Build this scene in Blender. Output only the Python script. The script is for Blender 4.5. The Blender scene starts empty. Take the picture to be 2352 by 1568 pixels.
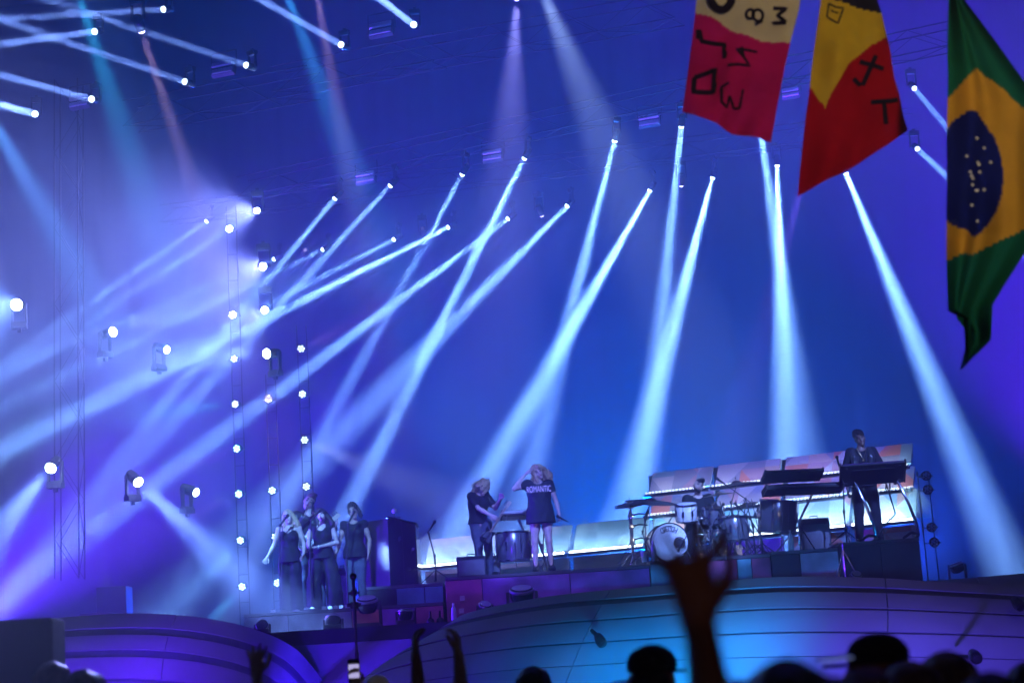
import bpy, bmesh, math, random
import numpy as np
from mathutils import Vector, Matrix, Euler, Quaternion

S = bpy.context.scene
COL = S.collection
random.seed(7)
PI = math.pi
rad = math.radians

# ------------------------------------------------------------------ camera
W, H, F = 2352, 1568, 4163.0
PITCH, ROLL = rad(10.4), rad(3.6)
CAM = Vector((0, 0, 1.7))
FW = Vector((0, math.cos(PITCH), math.sin(PITCH)))
_U0 = Vector((0, -math.sin(PITCH), math.cos(PITCH)))
RT = math.cos(ROLL) * Vector((1, 0, 0)) - math.sin(ROLL) * _U0
UP = math.sin(ROLL) * Vector((1, 0, 0)) + math.cos(ROLL) * _U0


def P(u, v, Y):
    """The place Y metres in front of the camera seen in direction (u, v)."""
    d = FW * F + RT * (u - W / 2) + UP * (H / 2 - v)
    return CAM + d * (Y / d.y)


def row_depth(u, y0, yaw=26):
    return y0 / (1 + ((u - W / 2) / F) * math.tan(rad(yaw)))


cam = bpy.data.cameras.new('camera')
camo = bpy.data.objects.new('camera', cam)
COL.objects.link(camo)
_m = Matrix((RT, UP, -FW)).transposed().to_4x4()
_m.translation = CAM
camo.matrix_world = _m
cam.sensor_width = 36
cam.lens = 36 * F / W
cam.clip_start = 0.1
cam.clip_end = 2000
cam.dof.use_dof = True
cam.dof.focus_distance = 29.5
cam.dof.aperture_fstop = 2.4
S.camera = camo

# ------------------------------------------------------------------ night sky, exposure
wd = bpy.data.worlds.new('World')
S.world = wd
wd.use_nodes = True
_n = wd.node_tree.nodes
_bg = _n['Background']
_sky = _n.new('ShaderNodeTexSky')
_sky.sky_type = 'NISHITA'
_sky.sun_disc = False
_sky.sun_elevation = rad(-4)
_sky.sun_rotation = rad(150)
wd.node_tree.links.new(_sky.outputs[0], _bg.inputs[0])
_bg.inputs[1].default_value = 0.01
S.view_settings.view_transform = 'Standard'
S.view_settings.look = 'None'
S.view_settings.gamma = 1
S.view_settings.exposure = 0.05
S.cycles.use_denoising = True
S.cycles.max_bounces = 6
S.cycles.diffuse_bounces = 1
S.cycles.glossy_bounces = 2
S.cycles.transmission_bounces = 4
S.cycles.volume_bounces = 0
S.cycles.sample_clamp_indirect = 3
S.cycles.caustics_reflective = False
S.cycles.caustics_refractive = False

# ------------------------------------------------------------------ materials
MATS = {}


def mat(name, col=(.5, .5, .5), rough=.6, metal=0, var=.15, scale=6, bump=0, bscale=40, spec=.4,
        emit=None, estr=0, col2=None, coat=0):
    if name in MATS:
        return MATS[name]
    m = bpy.data.materials.new(name)
    m.use_nodes = True
    nt = m.node_tree
    b = nt.nodes['Principled BSDF']
    b.inputs['Roughness'].default_value = rough
    b.inputs['Metallic'].default_value = metal
    b.inputs['Specular IOR Level'].default_value = spec
    b.inputs['Coat Weight'].default_value = coat
    tc = nt.nodes.new('ShaderNodeTexCoord')
    nz = nt.nodes.new('ShaderNodeTexNoise')
    nz.inputs['Scale'].default_value = scale
    nz.inputs['Detail'].default_value = 5
    nt.links.new(tc.outputs['Object'], nz.inputs['Vector'])
    rp = nt.nodes.new('ShaderNodeValToRGB')
    rp.color_ramp.elements[0].position = .3
    rp.color_ramp.elements[1].position = .7
    c2 = col2 or tuple(min(1, c * (1 + var)) for c in col)
    rp.color_ramp.elements[0].color = (*[c * (1 - var) for c in col], 1)
    rp.color_ramp.elements[1].color = (*c2, 1)
    nt.links.new(nz.outputs['Fac'], rp.inputs[0])
    nt.links.new(rp.outputs[0], b.inputs['Base Color'])
    if bump:
        n2 = nt.nodes.new('ShaderNodeTexNoise')
        n2.inputs['Scale'].default_value = bscale
        n2.inputs['Detail'].default_value = 4
        nt.links.new(tc.outputs['Object'], n2.inputs['Vector'])
        bp = nt.nodes.new('ShaderNodeBump')
        bp.inputs['Strength'].default_value = bump
        bp.inputs['Distance'].default_value = .01
        nt.links.new(n2.outputs['Fac'], bp.inputs['Height'])
        nt.links.new(bp.outputs[0], b.inputs['Normal'])
    if emit:
        b.inputs['Emission Color'].default_value = (*emit, 1)
        b.inputs['Emission Strength'].default_value = estr
        m.cycles.emission_sampling = 'NONE'
    MATS[name] = m
    return m


def cloth_mat(name, col, trans=.55):
    if name in MATS:
        return MATS[name]
    m = bpy.data.materials.new(name)
    m.use_nodes = True
    nt = m.node_tree
    nt.nodes.remove(nt.nodes['Principled BSDF'])
    out = nt.nodes['Material Output']
    d = nt.nodes.new('ShaderNodeBsdfDiffuse')
    t = nt.nodes.new('ShaderNodeBsdfTranslucent')
    mx = nt.nodes.new('ShaderNodeMixShader')
    mx.inputs[0].default_value = trans
    tc = nt.nodes.new('ShaderNodeTexCoord')
    nz = nt.nodes.new('ShaderNodeTexNoise')
    nz.inputs['Scale'].default_value = 9
    nz.inputs['Detail'].default_value = 6
    nt.links.new(tc.outputs['Object'], nz.inputs['Vector'])
    rp = nt.nodes.new('ShaderNodeValToRGB')
    rp.color_ramp.elements[0].color = (*[c * .8 for c in col], 1)
    rp.color_ramp.elements[1].color = (*[min(1, c * 1.15) for c in col], 1)
    nt.links.new(nz.outputs['Fac'], rp.inputs[0])
    for s in (d, t):
        nt.links.new(rp.outputs[0], s.inputs['Color'])
    nt.links.new(d.outputs[0], mx.inputs[1])
    nt.links.new(t.outputs[0], mx.inputs[2])
    nt.links.new(mx.outputs[0], out.inputs[0])
    MATS[name] = m
    return m


BLACK = mat('black_paint', (.012, .012, .014), .55, var=.3, bump=.1)
BLACKG = mat('black_gloss', (.01, .01, .012), .22, var=.2, coat=.4)
DARKM = mat('dark_metal', (.03, .03, .035), .4, .8, var=.3)
TRUSSM = mat('truss_alloy', (.012, .012, .016), .7, .2, var=.2)
CHROME = mat('chrome', (.75, .75, .78), .18, 1, var=.06)
RUBBER = mat('rubber', (.015, .015, .015), .8)
DECKM = mat('deck_black', (.012, .012, .014), .8, var=.4, bump=.2)
WHITEP = mat('white_laminate', (.72, .72, .74), .5, var=.06, scale=2)

# ------------------------------------------------------------------ mesh builder


class MB:
    def __init__(s):
        s.v, s.f = [], []

    def add(s, vs, fs):
        o = len(s.v)
        s.v += [tuple(v) for v in vs]
        s.f += [tuple(i + o for i in f) for f in fs]
        return s

    def box(s, c, sz, rot=None, taper=(1, 1)):
        x, y, z = sz[0] / 2, sz[1] / 2, sz[2] / 2
        tx, ty = taper
        vs = [Vector(p) for p in ((-x, -y, -z), (x, -y, -z), (x, y, -z), (-x, y, -z),
                                  (-x * tx, -y * ty, z), (x * tx, -y * ty, z), (x * tx, y * ty, z), (-x * tx, y * ty, z))]
        if rot is not None:
            r = rot.to_matrix() if isinstance(rot, Euler) else rot
            vs = [r @ p for p in vs]
        vs = [p + Vector(c) for p in vs]
        return s.add(vs, [(0, 3, 2, 1), (4, 5, 6, 7), (0, 1, 5, 4), (1, 2, 6, 5), (2, 3, 7, 6), (3, 0, 4, 7)])

    def lathe(s, prof, p0=(0, 0, 0), axis=(0, 0, 1), n=20, cap=True):
        q = Vector((0, 0, 1)).rotation_difference(Vector(axis).normalized())
        p0 = Vector(p0)
        vs, fs = [], []
        for r, z in prof:
            for i in range(n):
                a = 2 * PI * i / n
                vs.append(p0 + q @ Vector((r * math.cos(a), r * math.sin(a), z)))
        for k in range(len(prof) - 1):
            for i in range(n):
                j = (i + 1) % n
                fs.append((k * n + i, k * n + j, (k + 1) * n + j, (k + 1) * n + i))
        if cap:
            fs.append(tuple(range(n))[::-1])
            fs.append(tuple((len(prof) - 1) * n + i for i in range(n)))
        return s.add(vs, fs)

    def cyl(s, a, b, r0, r1=None, n=10):
        a, b = Vector(a), Vector(b)
        return s.lathe([(r0, 0), (r0 if r1 is None else r1, (b - a).length)], a, b - a, n)

    def ball(s, c, r, n=10, sc=(1, 1, 1)):
        k = max(4, n // 2 + 1)
        vs, fs = [], []
        for j in range(k + 1):
            t = PI * j / k
            for i in range(n):
                a = 2 * PI * i / n
                vs.append((c[0] + r * sc[0] * math.sin(t) * math.cos(a), c[1] + r * sc[1] * math.sin(t) * math.sin(a), c[2] + r * sc[2] * math.cos(t)))
        for j in range(k):
            for i in range(n):
                q = (i + 1) % n
                fs.append((j * n + i, (j + 1) * n + i, (j + 1) * n + q, j * n + q))
        return s.add(vs, fs)

    def tube(s, pts, r, n=6):
        pts = [Vector(p) for p in pts]
        rs = r if isinstance(r, (list, tuple)) else [r] * len(pts)
        vs, fs = [], []
        up = None
        for i, p in enumerate(pts):
            t = (pts[min(i + 1, len(pts) - 1)] - pts[max(i - 1, 0)]).normalized()
            if up is None:
                up = t.orthogonal().normalized()
            else:
                up = (up - t * up.dot(t)).normalized()
            b = t.cross(up)
            for k in range(n):
                a = 2 * PI * k / n
                vs.append(p + (up * math.cos(a) + b * math.sin(a)) * rs[i])
        for i in range(len(pts) - 1):
            for k in range(n):
                j = (k + 1) % n
                fs.append((i * n + k, i * n + j, (i + 1) * n + j, (i + 1) * n + k))
        fs.append(tuple(range(n))[::-1])
        fs.append(tuple((len(pts) - 1) * n + i for i in range(n)))
        return s.add(vs, fs)

    def prism(s, outline, y0, y1):
        """outline in x,z; extruded in y"""
        n = len(outline)
        vs = [(x, y0, z) for x, z in outline] + [(x, y1, z) for x, z in outline]
        fs = [tuple(range(n)), tuple(range(2 * n - 1, n - 1, -1))]
        for i in range(n):
            j = (i + 1) % n
            fs.append((i, i + n, j + n, j))
        return s.add(vs, fs)

    def mesh(s, name, m=None, smooth=False):
        me = bpy.data.meshes.new(name)
        me.from_pydata(s.v, [], s.f)
        if m:
            me.materials.append(m)
        if smooth:
            me.polygons.foreach_set('use_smooth', [True] * len(me.polygons))
            try:
                me.set_sharp_from_angle(angle=rad(45))
            except Exception:
                pass
        me.update()
        return me

    def build(s, name, m, parent=None, smooth=False, bevel=0):
        o = bpy.data.objects.new(name, s.mesh(name, m, smooth))
        COL.objects.link(o)
        o.parent = parent
        if bevel:
            bv = o.modifiers.new('bevel', 'BEVEL')
            bv.width = bevel
            bv.segments = 2
            bv.limit_method = 'ANGLE'
        return o


def part(name, me, parent, loc=(0, 0, 0), rot=None):
    o = bpy.data.objects.new(name, me)
    COL.objects.link(o)
    o.parent = parent
    o.location = loc
    if rot is not None:
        o.rotation_euler = rot
    return o


def tag(o, label, cat, group=None, kind=None):
    o['label'] = label
    o['category'] = cat
    if group:
        o['group'] = group
    if kind:
        o['kind'] = kind
    return o


def thing(name, label, cat, loc=(0, 0, 0), rz=0, group=None):
    o = bpy.data.objects.new(name, None)
    o.empty_display_size = .1
    COL.objects.link(o)
    o.location = loc
    o.rotation_euler = (0, 0, rz)
    return tag(o, label, cat, group)


def struct(o):
    o['kind'] = 'structure'
    return o


def spot(parent, a, d, ang, pw, col, r=.05, blend=.5):
    l = bpy.data.lights.new('beam', 'SPOT')
    l.energy = pw
    l.color = col
    l.spot_size = rad(ang)
    l.spot_blend = blend
    l.shadow_soft_size = r
    o = bpy.data.objects.new('beam', l)
    COL.objects.link(o)
    o.parent = parent
    o.location = a
    o.rotation_euler = Vector(d).to_track_quat('-Z', 'Y').to_euler()
    return o


def beam(parent, a, d, ang, pw, col, r=.05):
    """a lens-sized disc that throws a tight parallel-ish beam"""
    l = bpy.data.lights.new('beam', 'AREA')
    l.shape = 'DISK'
    l.size = 2 * r
    l.spread = rad(ang)
    l.energy = pw
    l.color = col
    o = bpy.data.objects.new('beam', l)
    COL.objects.link(o)
    o.parent = parent
    o.location = a
    o.rotation_euler = Vector(d).to_track_quat('-Z', 'Y').to_euler()
    return o


ORD = ['first', 'second', 'third', 'fourth', 'fifth', 'sixth', 'seventh', 'eighth', 'ninth', 'tenth', 'eleventh', 'twelfth', 'thirteenth']

# ------------------------------------------------------------------ setting
struct(MB().add([(-400, -60, 0), (400, -60, 0), (400, 600, 0), (-400, 600, 0)], [(0, 1, 2, 3)]).build(
    'ground', mat('trodden_grass', (.03, .04, .018), .95, var=.5, scale=1.5, bump=.4)))
FLOOR_Z = 2.5
struct(MB().box((0, 36.9, FLOOR_Z - .1), (44, 22, .2)).build('stage_floor', DECKM))
struct(MB().box((0, 26.0, (FLOOR_Z - .2) / 2), (44, .1, FLOOR_Z - .21)).build('stage_front_wall', mat('front_wall_skin', (.14, .14, .16), .6, var=.2, scale=1)))

# backdrop curtain: gently pleated black-blue cloth
mb = MB()
nx = 260
for i in range(nx + 1):
    x = -24 + 48 * i / nx
    y = 47 + .035 * math.sin(i * .9) + .02 * math.sin(i * 2.3 + 1)
    mb.v += [(x, y, FLOOR_Z), (x, y, 20.5)]
for i in range(nx):
    mb.f.append((2 * i, 2 * i + 2, 2 * i + 3, 2 * i + 1))
tag(mb.build('backdrop_curtain', mat('backdrop_cloth', (.02, .03, .09), .9, var=.25, scale=.8), None, True),
    'tall pleated grey cloth backdrop hanging behind the whole stage', 'curtain')
struct(MB().box((0, 36, 21.4), (52, 28, .3)).build('stage_roof', BLACK))

# ------------------------------------------------------------------ risers
RISER_COL = {'v': (.30, .10, .42), 'p': (.45, .10, .22), 't': (.16, .42, .48), 'g': (.34, .34, .40), 'd': (.05, .05, .06), 'l': (.5, .45, .6), 'o': (.55, .2, .14)}


def riser_mat(k, seed):
    name = 'riser_print_%s%d' % (k, seed)
    if name in MATS:
        return MATS[name]
    m = mat(name, RISER_COL[k], .7, var=.55, scale=2.2, bump=.1)
    nt = m.node_tree
    for n in nt.nodes:
        if n.type == 'TEX_NOISE' and n.inputs['Scale'].default_value < 3:
            mp = nt.nodes.new('ShaderNodeMapping')
            mp.inputs['Location'].default_value = (seed * 3.1, seed * 1.7, seed)
            l = n.inputs['Vector'].links[0]
            src = l.from_socket
            nt.links.new(src, mp.inputs[0])
            nt.links.new(mp.outputs[0], n.inputs['Vector'])
    return m


RZ = {}


def riser(key, label, L, R, D, depth, panels, zbot=FLOOR_Z + .002):
    a, b = P(*L, D), P(*R, D)
    z = (a.z + b.z) / 2
    RZ[key] = z
    cx, w = (a.x + b.x) / 2, b.x - a.x
    t = thing('stage_riser', label, 'riser', (cx, D, zbot))
    h = z - zbot
    MB().box((0, depth / 2 + .03, h / 2 - .03), (w - .02, depth - .06, h - .06)).build('core', DECKM, t)
    MB().box((0, depth / 2, h - .025), (w, depth + .04, .05)).build('deck_board', mat('deck_edge', (.10, .10, .12), .6), t, bevel=.006)
    x = -w / 2
    for i, (k, fr) in enumerate(panels):
        pw = w * fr
        MB().box((x + pw / 2, 0, (h - .055) / 2), (pw - .012, .04, h - .06)).build('front_panel', riser_mat(k, i + 10 * len(RZ)), t, bevel=.004)
        x += pw
    return t


riser('trio', 'low stage riser with pale lilac and orange panels under the backing singers', (560, 1411), (1018, 1381), 28.3, 3.6,
      [('l', .22), ('g', .32), ('o', .14), ('v', .18), ('p', .14)])
riser('cab', 'raised riser with teal and violet panels under the big dark cabinet', (838, 1352), (1017, 1333), 29.0, 2.2,
      [('d', .4), ('t', .36), ('t', .24)], zbot=RZ['trio'] + .003)
riser('lead', 'long violet riser the bass player and lead singer stand on', (1022, 1331), (1490, 1291), 28.2, 2.8,
      [('p', .18), ('v', .43), ('v', .39)])
riser('drum', 'drum riser with teal and crimson front panels', (1492, 1292), (1768, 1268), 28.2, 3.0,
      [('t', .16), ('p', .12), ('t', .17), ('p', .27), ('t', .12), ('p', .16)])
riser('perc', 'low riser with dark and pale panels below the floor tom', (1770, 1269), (1926, 1254), 28.3, 2.6, [('d', .42), ('l', .58)])
riser('keys', 'dark violet riser below the keyboard player', (1928, 1249), (2110, 1231), 28.0, 2.4, [('d', .5), ('d', .5)])

# ------------------------------------------------------------------ curved front fascias
FASC = mat('fascia_gloss', (.27, .28, .34), .8, var=.14, scale=.7, spec=.15)
FASCD = mat('fascia_groove', (.085, .09, .14), .8, var=.2, spec=.1)


def smooth_curve(pts, n):
    """Catmull-Rom through (u, v, depth) control points"""
    pts = [Vector(p) for p in pts]
    out = []
    m = len(pts) - 1
    for i in range(n + 1):
        t = i / n * m
        k = min(int(t), m - 1)
        f = t - k
        p0, p1, p2, p3 = pts[max(k - 1, 0)], pts[k], pts[k + 1], pts[min(k + 2, m)]
        out.append(.5 * ((2 * p1) + (p2 - p0) * f + (2 * p0 - 5 * p1 + 4 * p2 - p3) * f * f + (3 * p1 - p0 - 3 * p2 + p3) * f ** 3))
    return out


def fascia(label, top, bot, bands, seams, n=90):
    A = [P(*p) for p in smooth_curve(top, n)]
    B = [P(*p) for p in smooth_curve(bot, n)]
    base = A[n // 2].copy()
    base.z = 0
    t = thing('stage_fascia', label, 'stage front', base)

    def pt(i, s, off=0):
        a, b = A[i], B[i]
        p = a.lerp(b, s)
        nrm = Vector((0, -1, .35)).normalized()
        p = p + nrm * (math.sin(PI * min(1, s)) * .25 + off)      # bulging section
        return p - base
    cuts = [0]
    for j in range(len(seams)):
        cuts.append(int(seams[j] * n))
    cuts.append(n)
    for (s0, s1, groove) in bands:
        for c in range(len(cuts) - 1):
            i0, i1 = cuts[c], cuts[c + 1]
            mb = MB()
            k = 5
            off = -.03 if groove else 0
            ov = .0 if not groove else .012
            cols = list(range(i0, i1 + 1))
            for i in cols:
                for q in range(k + 1):
                    mb.v.append(tuple(pt(i, (s0 - ov) + (s1 - s0 + 2 * ov) * q / k, off)))
                for q in range(k, -1, -1):
                    mb.v.append(tuple(pt(i, (s0 - ov) + (s1 - s0 + 2 * ov) * q / k, off - .045)))
            st = 2 * (k + 1)
            for a in range(len(cols) - 1):
                for q in range(st):
                    r = (q + 1) % st
                    mb.f.append((a * st + q, a * st + r, (a + 1) * st + r, (a + 1) * st + q))
            mb.f.append(tuple(range(st)))
            mb.f.append(tuple((len(cols) - 1) * st + q for q in range(st))[::-1])
            # narrow the panel a touch at each end: the seam
            if not groove:
                e = 0.012
                for q in range(st):
                    v0, v1 = Vector(mb.v[q]), Vector(mb.v[st + q])
                    mb.v[q] = tuple(v0 + (v1 - v0).normalized() * e)
            mb.build('groove' if groove else 'fascia_panel', FASCD if groove else FASC, t, True)
    return t


RB = [(0, .12, 0), (.12, .19, 1), (.19, .36, 0), (.36, .385, 1), (.385, .58, 0), (.58, .60, 1), (.60, .78, 0), (.78, .788, 1), (.788, 1, 0)]
fascia('big glossy curved stage front with sweeping dark grooves, right of the dark gap',
       [(1024, 1436, 25.2), (1071, 1408, 24.6), (1178, 1383, 23.4), (1295, 1364, 22.4), (1450, 1350, 21.4), (1620, 1336, 20.7), (1800, 1324, 20.2), (2000, 1326, 20), (2150, 1335, 20), (2420, 1352, 20.2)],
       [(700, 1670, 25), (820, 1640, 24.2), (960, 1620, 22.8), (1150, 1600, 21.6), (1350, 1590, 20.6), (1560, 1580, 19.9), (1780, 1575, 19.5), (1990, 1575, 19.2), (2180, 1575, 19.2), (2440, 1580, 19.4)],
       RB, [.42, .81])
fascia('teal upper lip of the stage front rising to the right edge',
       [(2130, 1334, 21.5), (2240, 1325, 21.6), (2420, 1310, 21.8)], [(2130, 1420, 21.2), (2240, 1420, 21.2), (2420, 1420, 21.2)], [(0, .5, 0), (.5, .6, 1), (.6, 1, 0)], [.5], 30)
fascia('left violet curved stage front with dark concentric grooves',
       [(-60, 1440, 23.2), (90, 1422, 22.2), (220, 1411, 21.6), (340, 1408, 21.4), (470, 1418, 21.8), (590, 1446, 23), (680, 1490, 24.6), (740, 1560, 25.6)],
       [(-80, 1640, 22.2), (60, 1630, 21.3), (190, 1625, 20.8), (310, 1625, 20.6), (420, 1632, 21), (520, 1650, 22), (590, 1680, 23.4), (640, 1720, 24.6)],
       [(0, .2, 0), (.2, .3, 1), (.3, .47, 0), (.47, .55, 1), (.55, .75, 0), (.75, .78, 1), (.78, 1, 0)], [.5])

# small recessed lamps on the fascia
for (u, v, D, lab) in [(1380, 1472, 20.3, 'small black lamp pod on the cyan lit curved stage front'), (2340, 1388, 19.2, 'round black lamp pod at the right edge of the stage front')]:
    p = P(u, v, D)
    t = thing('lamp_pod', lab, 'lamp pod', p)
    MB().lathe([(.045, -.09), (.06, -.03), (.062, .02), (.05, .055), (.02, .068)], axis=(.25, -.6, -.6), n=16).build('housing', BLACKG, t, True)
    if u < 2000:
        MB().cyl((-.0, .02, .03), (-.09, .16, .13), .03, .02).build('stem', BLACK, t, True)
    else:
        MB().cyl((0, .02, .0), (0, .16, .02), .02, .02).build('stem', BLACK, t, True)

# ------------------------------------------------------------------ wall of printed panels with light strips
YAW = rad(28)
WE = Vector((math.cos(YAW), -math.sin(YAW), 0))
WO = P(1540, 1200, 33)


def on_wall(u, v):
    d = (P(u, v, 30) - CAM).normalized()
    n = Vector((math.sin(YAW), math.cos(YAW), 0))
    s = n.dot(WO - CAM) / n.dot(d)
    p = CAM + d * s
    return (p - WO).dot(WE), p.z


def tri_print(name, seed, warm):
    m = bpy.data.materials.new(name)
    m.use_nodes = True
    nt = m.node_tree
    b = nt.nodes['Principled BSDF']
    b.inputs['Roughness'].default_value = .6
    tc = nt.nodes.new('ShaderNodeTexCoord')
    sx = nt.nodes.new('ShaderNodeSeparateXYZ')
    nt.links.new(tc.outputs['Object'], sx.inputs[0])

    def math_(op, a, bb):
        n = nt.nodes.new('ShaderNodeMath')
        n.operation = op
        for i, q in enumerate((a, bb)):
            if isinstance(q, (int, float)):
                n.inputs[i].default_value = q
            else:
                nt.links.new(q, n.inputs[i])
        return n.outputs[0]
    c = .46
    x = math_('DIVIDE', math_('ADD', sx.outputs[0], 50 + seed * .13), c)
    z = math_('DIVIDE', math_('ADD', sx.outputs[2], 50 + seed * .07), c)
    fx, fz = math_('FLOOR', x, 0), math_('FLOOR', z, 0)
    rx, rz_ = math_('FRACT', x, 0), math_('FRACT', z, 0)
    par = math_('MODULO', math_('ADD', fx, fz), 2)
    zz = math_('ABSOLUTE', math_('SUBTRACT', rz_, par), 0)
    tri = math_('GREATER_THAN', rx, zz)
    idx = math_('ADD', math_('ADD', math_('MULTIPLY', fx, 3.1), math_('MULTIPLY', fz, 7.7)), math_('MULTIPLY', tri, 1.37))
    wn = nt.nodes.new('ShaderNodeTexWhiteNoise')
    wn.noise_dimensions = '1D'
    nt.links.new(idx, wn.inputs['W'])
    rp = nt.nodes.new('ShaderNodeValToRGB')
    rp.color_ramp.interpolation = 'CONSTANT'
    cols = [(0, (.40, .42, .55)), (.22, (.68, .66, .76)), (.42, (.30, .50, .62)), (.56, (.78, .30, .26)), (.72, (.62, .42, .52)), (.86, (.82, .62, .60))]
    if not warm:
        cols = [(0, (.15, .17, .22)), (.3, (.2, .21, .26)), (.6, (.14, .18, .23)), (.85, (.22, .2, .25))]  # left panels darkened so the strip glow shows in the smoke
    e = rp.color_ramp.elements
    e[0].position, e[0].color = 0, (*cols[0][1], 1)
    e[1].position, e[1].color = cols[1][0], (*cols[1][1], 1)
    for q, cc in cols[2:]:
        k = e.new(q)
        k.color = (*cc, 1)
    nt.links.new(wn.outputs['Value'], rp.inputs[0])
    nt.links.new(rp.outputs[0], b.inputs['Base Color'])
    return m


wall = thing('panel_wall', 'wall of printed triangle pattern panels with rows of white light bulbs behind the band', 'panel wall', WO, -YAW)
wall.location.z = FLOOR_Z
zb = on_wall(1540, 1246)[1] - FLOOR_Z      # bottom bulb strip height
zt = on_wall(1715, 1060)[1] - FLOOR_Z
BULB = mat('bulb', (.8, .85, .9), .3, emit=(.75, .9, 1), estr=9)
BULBD = mat('bulb_dim', (.8, .85, .9), .3, emit=(.75, .85, 1), estr=1.6)
bulb_me = MB().ball((0, 0, 0), .027, 8).mesh('bulb', BULB, True)
bulbd_me = MB().ball((0, 0, 0), .024, 8).mesh('bulb', BULBD, True)
cols_u = [962, 1136, 1303, 1486, 1640, 1800, 1955, 2112]
xs = [on_wall(u, 1240)[0] for u in cols_u]
rows = [(zb, zb + (zt - zb) * .385), (zb + (zt - zb) * .41, zb + (zt - zb) * .69), (zb + (zt - zb) * .715, zt)]
nb = 0
for c in range(7):
    x0, x1 = xs[c] + .05, xs[c + 1] - .05
    warm = c >= 3
    lower = MB().box(((x0 + x1) / 2, .12, zb / 2 - .02), (x1 - x0, .05, zb - .14))
    lower.build('skirt_panel', tri_print('skirt_print', c * 5 + 1, warm) if c >= 4 else mat('skirt_plain', (.16, .16, .2), .7), wall)
    for r, (z0, z1) in enumerate(rows):
        if r > 0 and c < 3:
            continue
        # each plate leans back at the top like a shingle
        mb = MB().box((0, 0, 0), (x1 - x0, .04, math.hypot(z1 - z0, .25)), Euler((-.25 / (z1 - z0) * .9, 0, 0)))
        o = mb.build('panel', tri_print('panel_print', c * 7 + r * 3, warm), wall, bevel=.005)
        o.location = ((x0 + x1) / 2, .24 + .02 * r, (z0 + z1) / 2 + .03)
        o.data.materials[0] = o.data.materials[0]
        st = MB().box(((x0 + x1) / 2, -.03, z0 - .045), (x1 - x0, .16, .05)).build('light_strip', DARKM, wall)
        dim = r > 0
        faint = dim and c < 3
        n = int((x1 - x0) / (.052 if not dim else .064))
        for i in range(0 if faint else n):
            part('bulb', bulbd_me if dim else bulb_me, st, (x0 + (i + .5) * (x1 - x0) / n, -.06, z0 + .004))
            nb += 1
        # the strip's own light, grazing up the plate
        l = bpy.data.lights.new('strip_light', 'AREA')
        l.shape = 'RECTANGLE'
        l.size, l.size_y = x1 - x0, .05
        l.energy = 40 if not dim else 5.5
        l.color = (.3, .7, 1) if not dim else (.62, .7, 1)
        lo = bpy.data.objects.new('strip_light', l)
        COL.objects.link(lo)
        lo.parent = wall
        lo.location = ((x0 + x1) / 2, -.02, z0 + .05)
        lo.rotation_euler = (PI - .15, 0, 0)
for x in xs[3:-1]:
    MB().box((x, .42, zt / 2), (.09, .1, zt)).build('upright', DARKM, wall)

# ------------------------------------------------------------------ trusses
tr_brace = {}


def truss(label, a, b, size=.42, step=.7, vertical=False):
    a, b = Vector(a), Vector(b)
    L = (b - a).length
    t = thing('lighting_truss' if not vertical else 'truss_tower', label, 'truss', a)
    d = (b - a) / L
    t.rotation_euler = d.to_track_quat('X', 'Z').to_euler()
    s = size / 2
    ch = MB().cyl((0, 0, 0), (L, 0, 0), .014, n=8).mesh('chord', TRUSSM, True)
    for y, z in ((-s, -s), (s, -s), (s, s), (-s, s)):
        part('chord', ch, t, (0, y, z))
    n = int(L / step)
    st = L / n
    key = round(st, 3), size
    if key not in tr_brace:
        tr_brace[key] = (MB().cyl((0, 0, 0), (st, 0, size), .007, n=6).mesh('brace', TRUSSM, True),
                         MB().cyl((0, 0, 0), (st, size, 0), .007, n=6).mesh('brace', TRUSSM, True))
    b1, b2 = tr_brace[key]
    for i in range(n):
        for y in (-s, s):
            o = part('brace', b1, t, (i * st, y, -s))
            if i % 2:
                o.location = ((i + 1) * st, y, -s)
                o.scale = (-1, 1, 1)
        o = part('brace', b2, t, (i * st, -s, -s))
        if i % 2:
            o.location = ((i + 1) * st, -s, -s)
            o.scale = (-1, 1, 1)
    return t


def lamp_z(p, dz=.62):
    return p + Vector((0, .05, dz))


ROW1 = [(770, 455, 640, 612), (897, 426, 700, 640), (1062, 400, 770, 940), (1205, 363, 870, 1030), (1412, 323, 1270, 880), (1565, 290, 1520, 720), (1741, 258, 1790, 600)]
ROW2 = [(475, 508, 60, 800), (590, 482, 200, 740), (630, 595, 0, 855), (742, 573, 200, 838), (905, 550, 620, 698), (1030, 522, 640, 718), (1167, 502, 660, 882), (1303, 473, 880, 900),
        (1493, 437, 1210, 935), (1637, 408, 1480, 1000), (1785, 380, 1805, 1000), (1943, 398, 2190, 1000)]
Z1 = sum(P(u, v, row_depth(u, 33.5)).z for u, v, _, _ in ROW1) / len(ROW1)
Z2 = sum(P(u, v, row_depth(u, 39)).z for u, v, _, _ in ROW2) / len(ROW2)
truss('long roof truss carrying the upper row of beam lights', lamp_z(P(560, 500, row_depth(560, 33.5))), lamp_z(P(2200, 160, row_depth(2200, 33.5))))
truss('long roof truss carrying the lower row of beam lights', lamp_z(P(380, 550, row_depth(380, 39))), lamp_z(P(2100, 345, row_depth(2100, 39))))
truss('faint upper roof truss crossing the top of the picture', P(900, 138, 34), P(1560, 20, 31.5), .5)
truss('faint upper roof truss at the top left above the teal beam', P(640, 190, 33), P(1010, 118, 31.5), .5)
truss('faint roof truss behind the violet haze at the upper left', P(300, 268, 33), P(720, 190, 31.5), .5)
truss('thin vertical truss tower standing at the far left', P(160, 1330, 34), P(158, 190, 34), .45, vertical=True)

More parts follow.
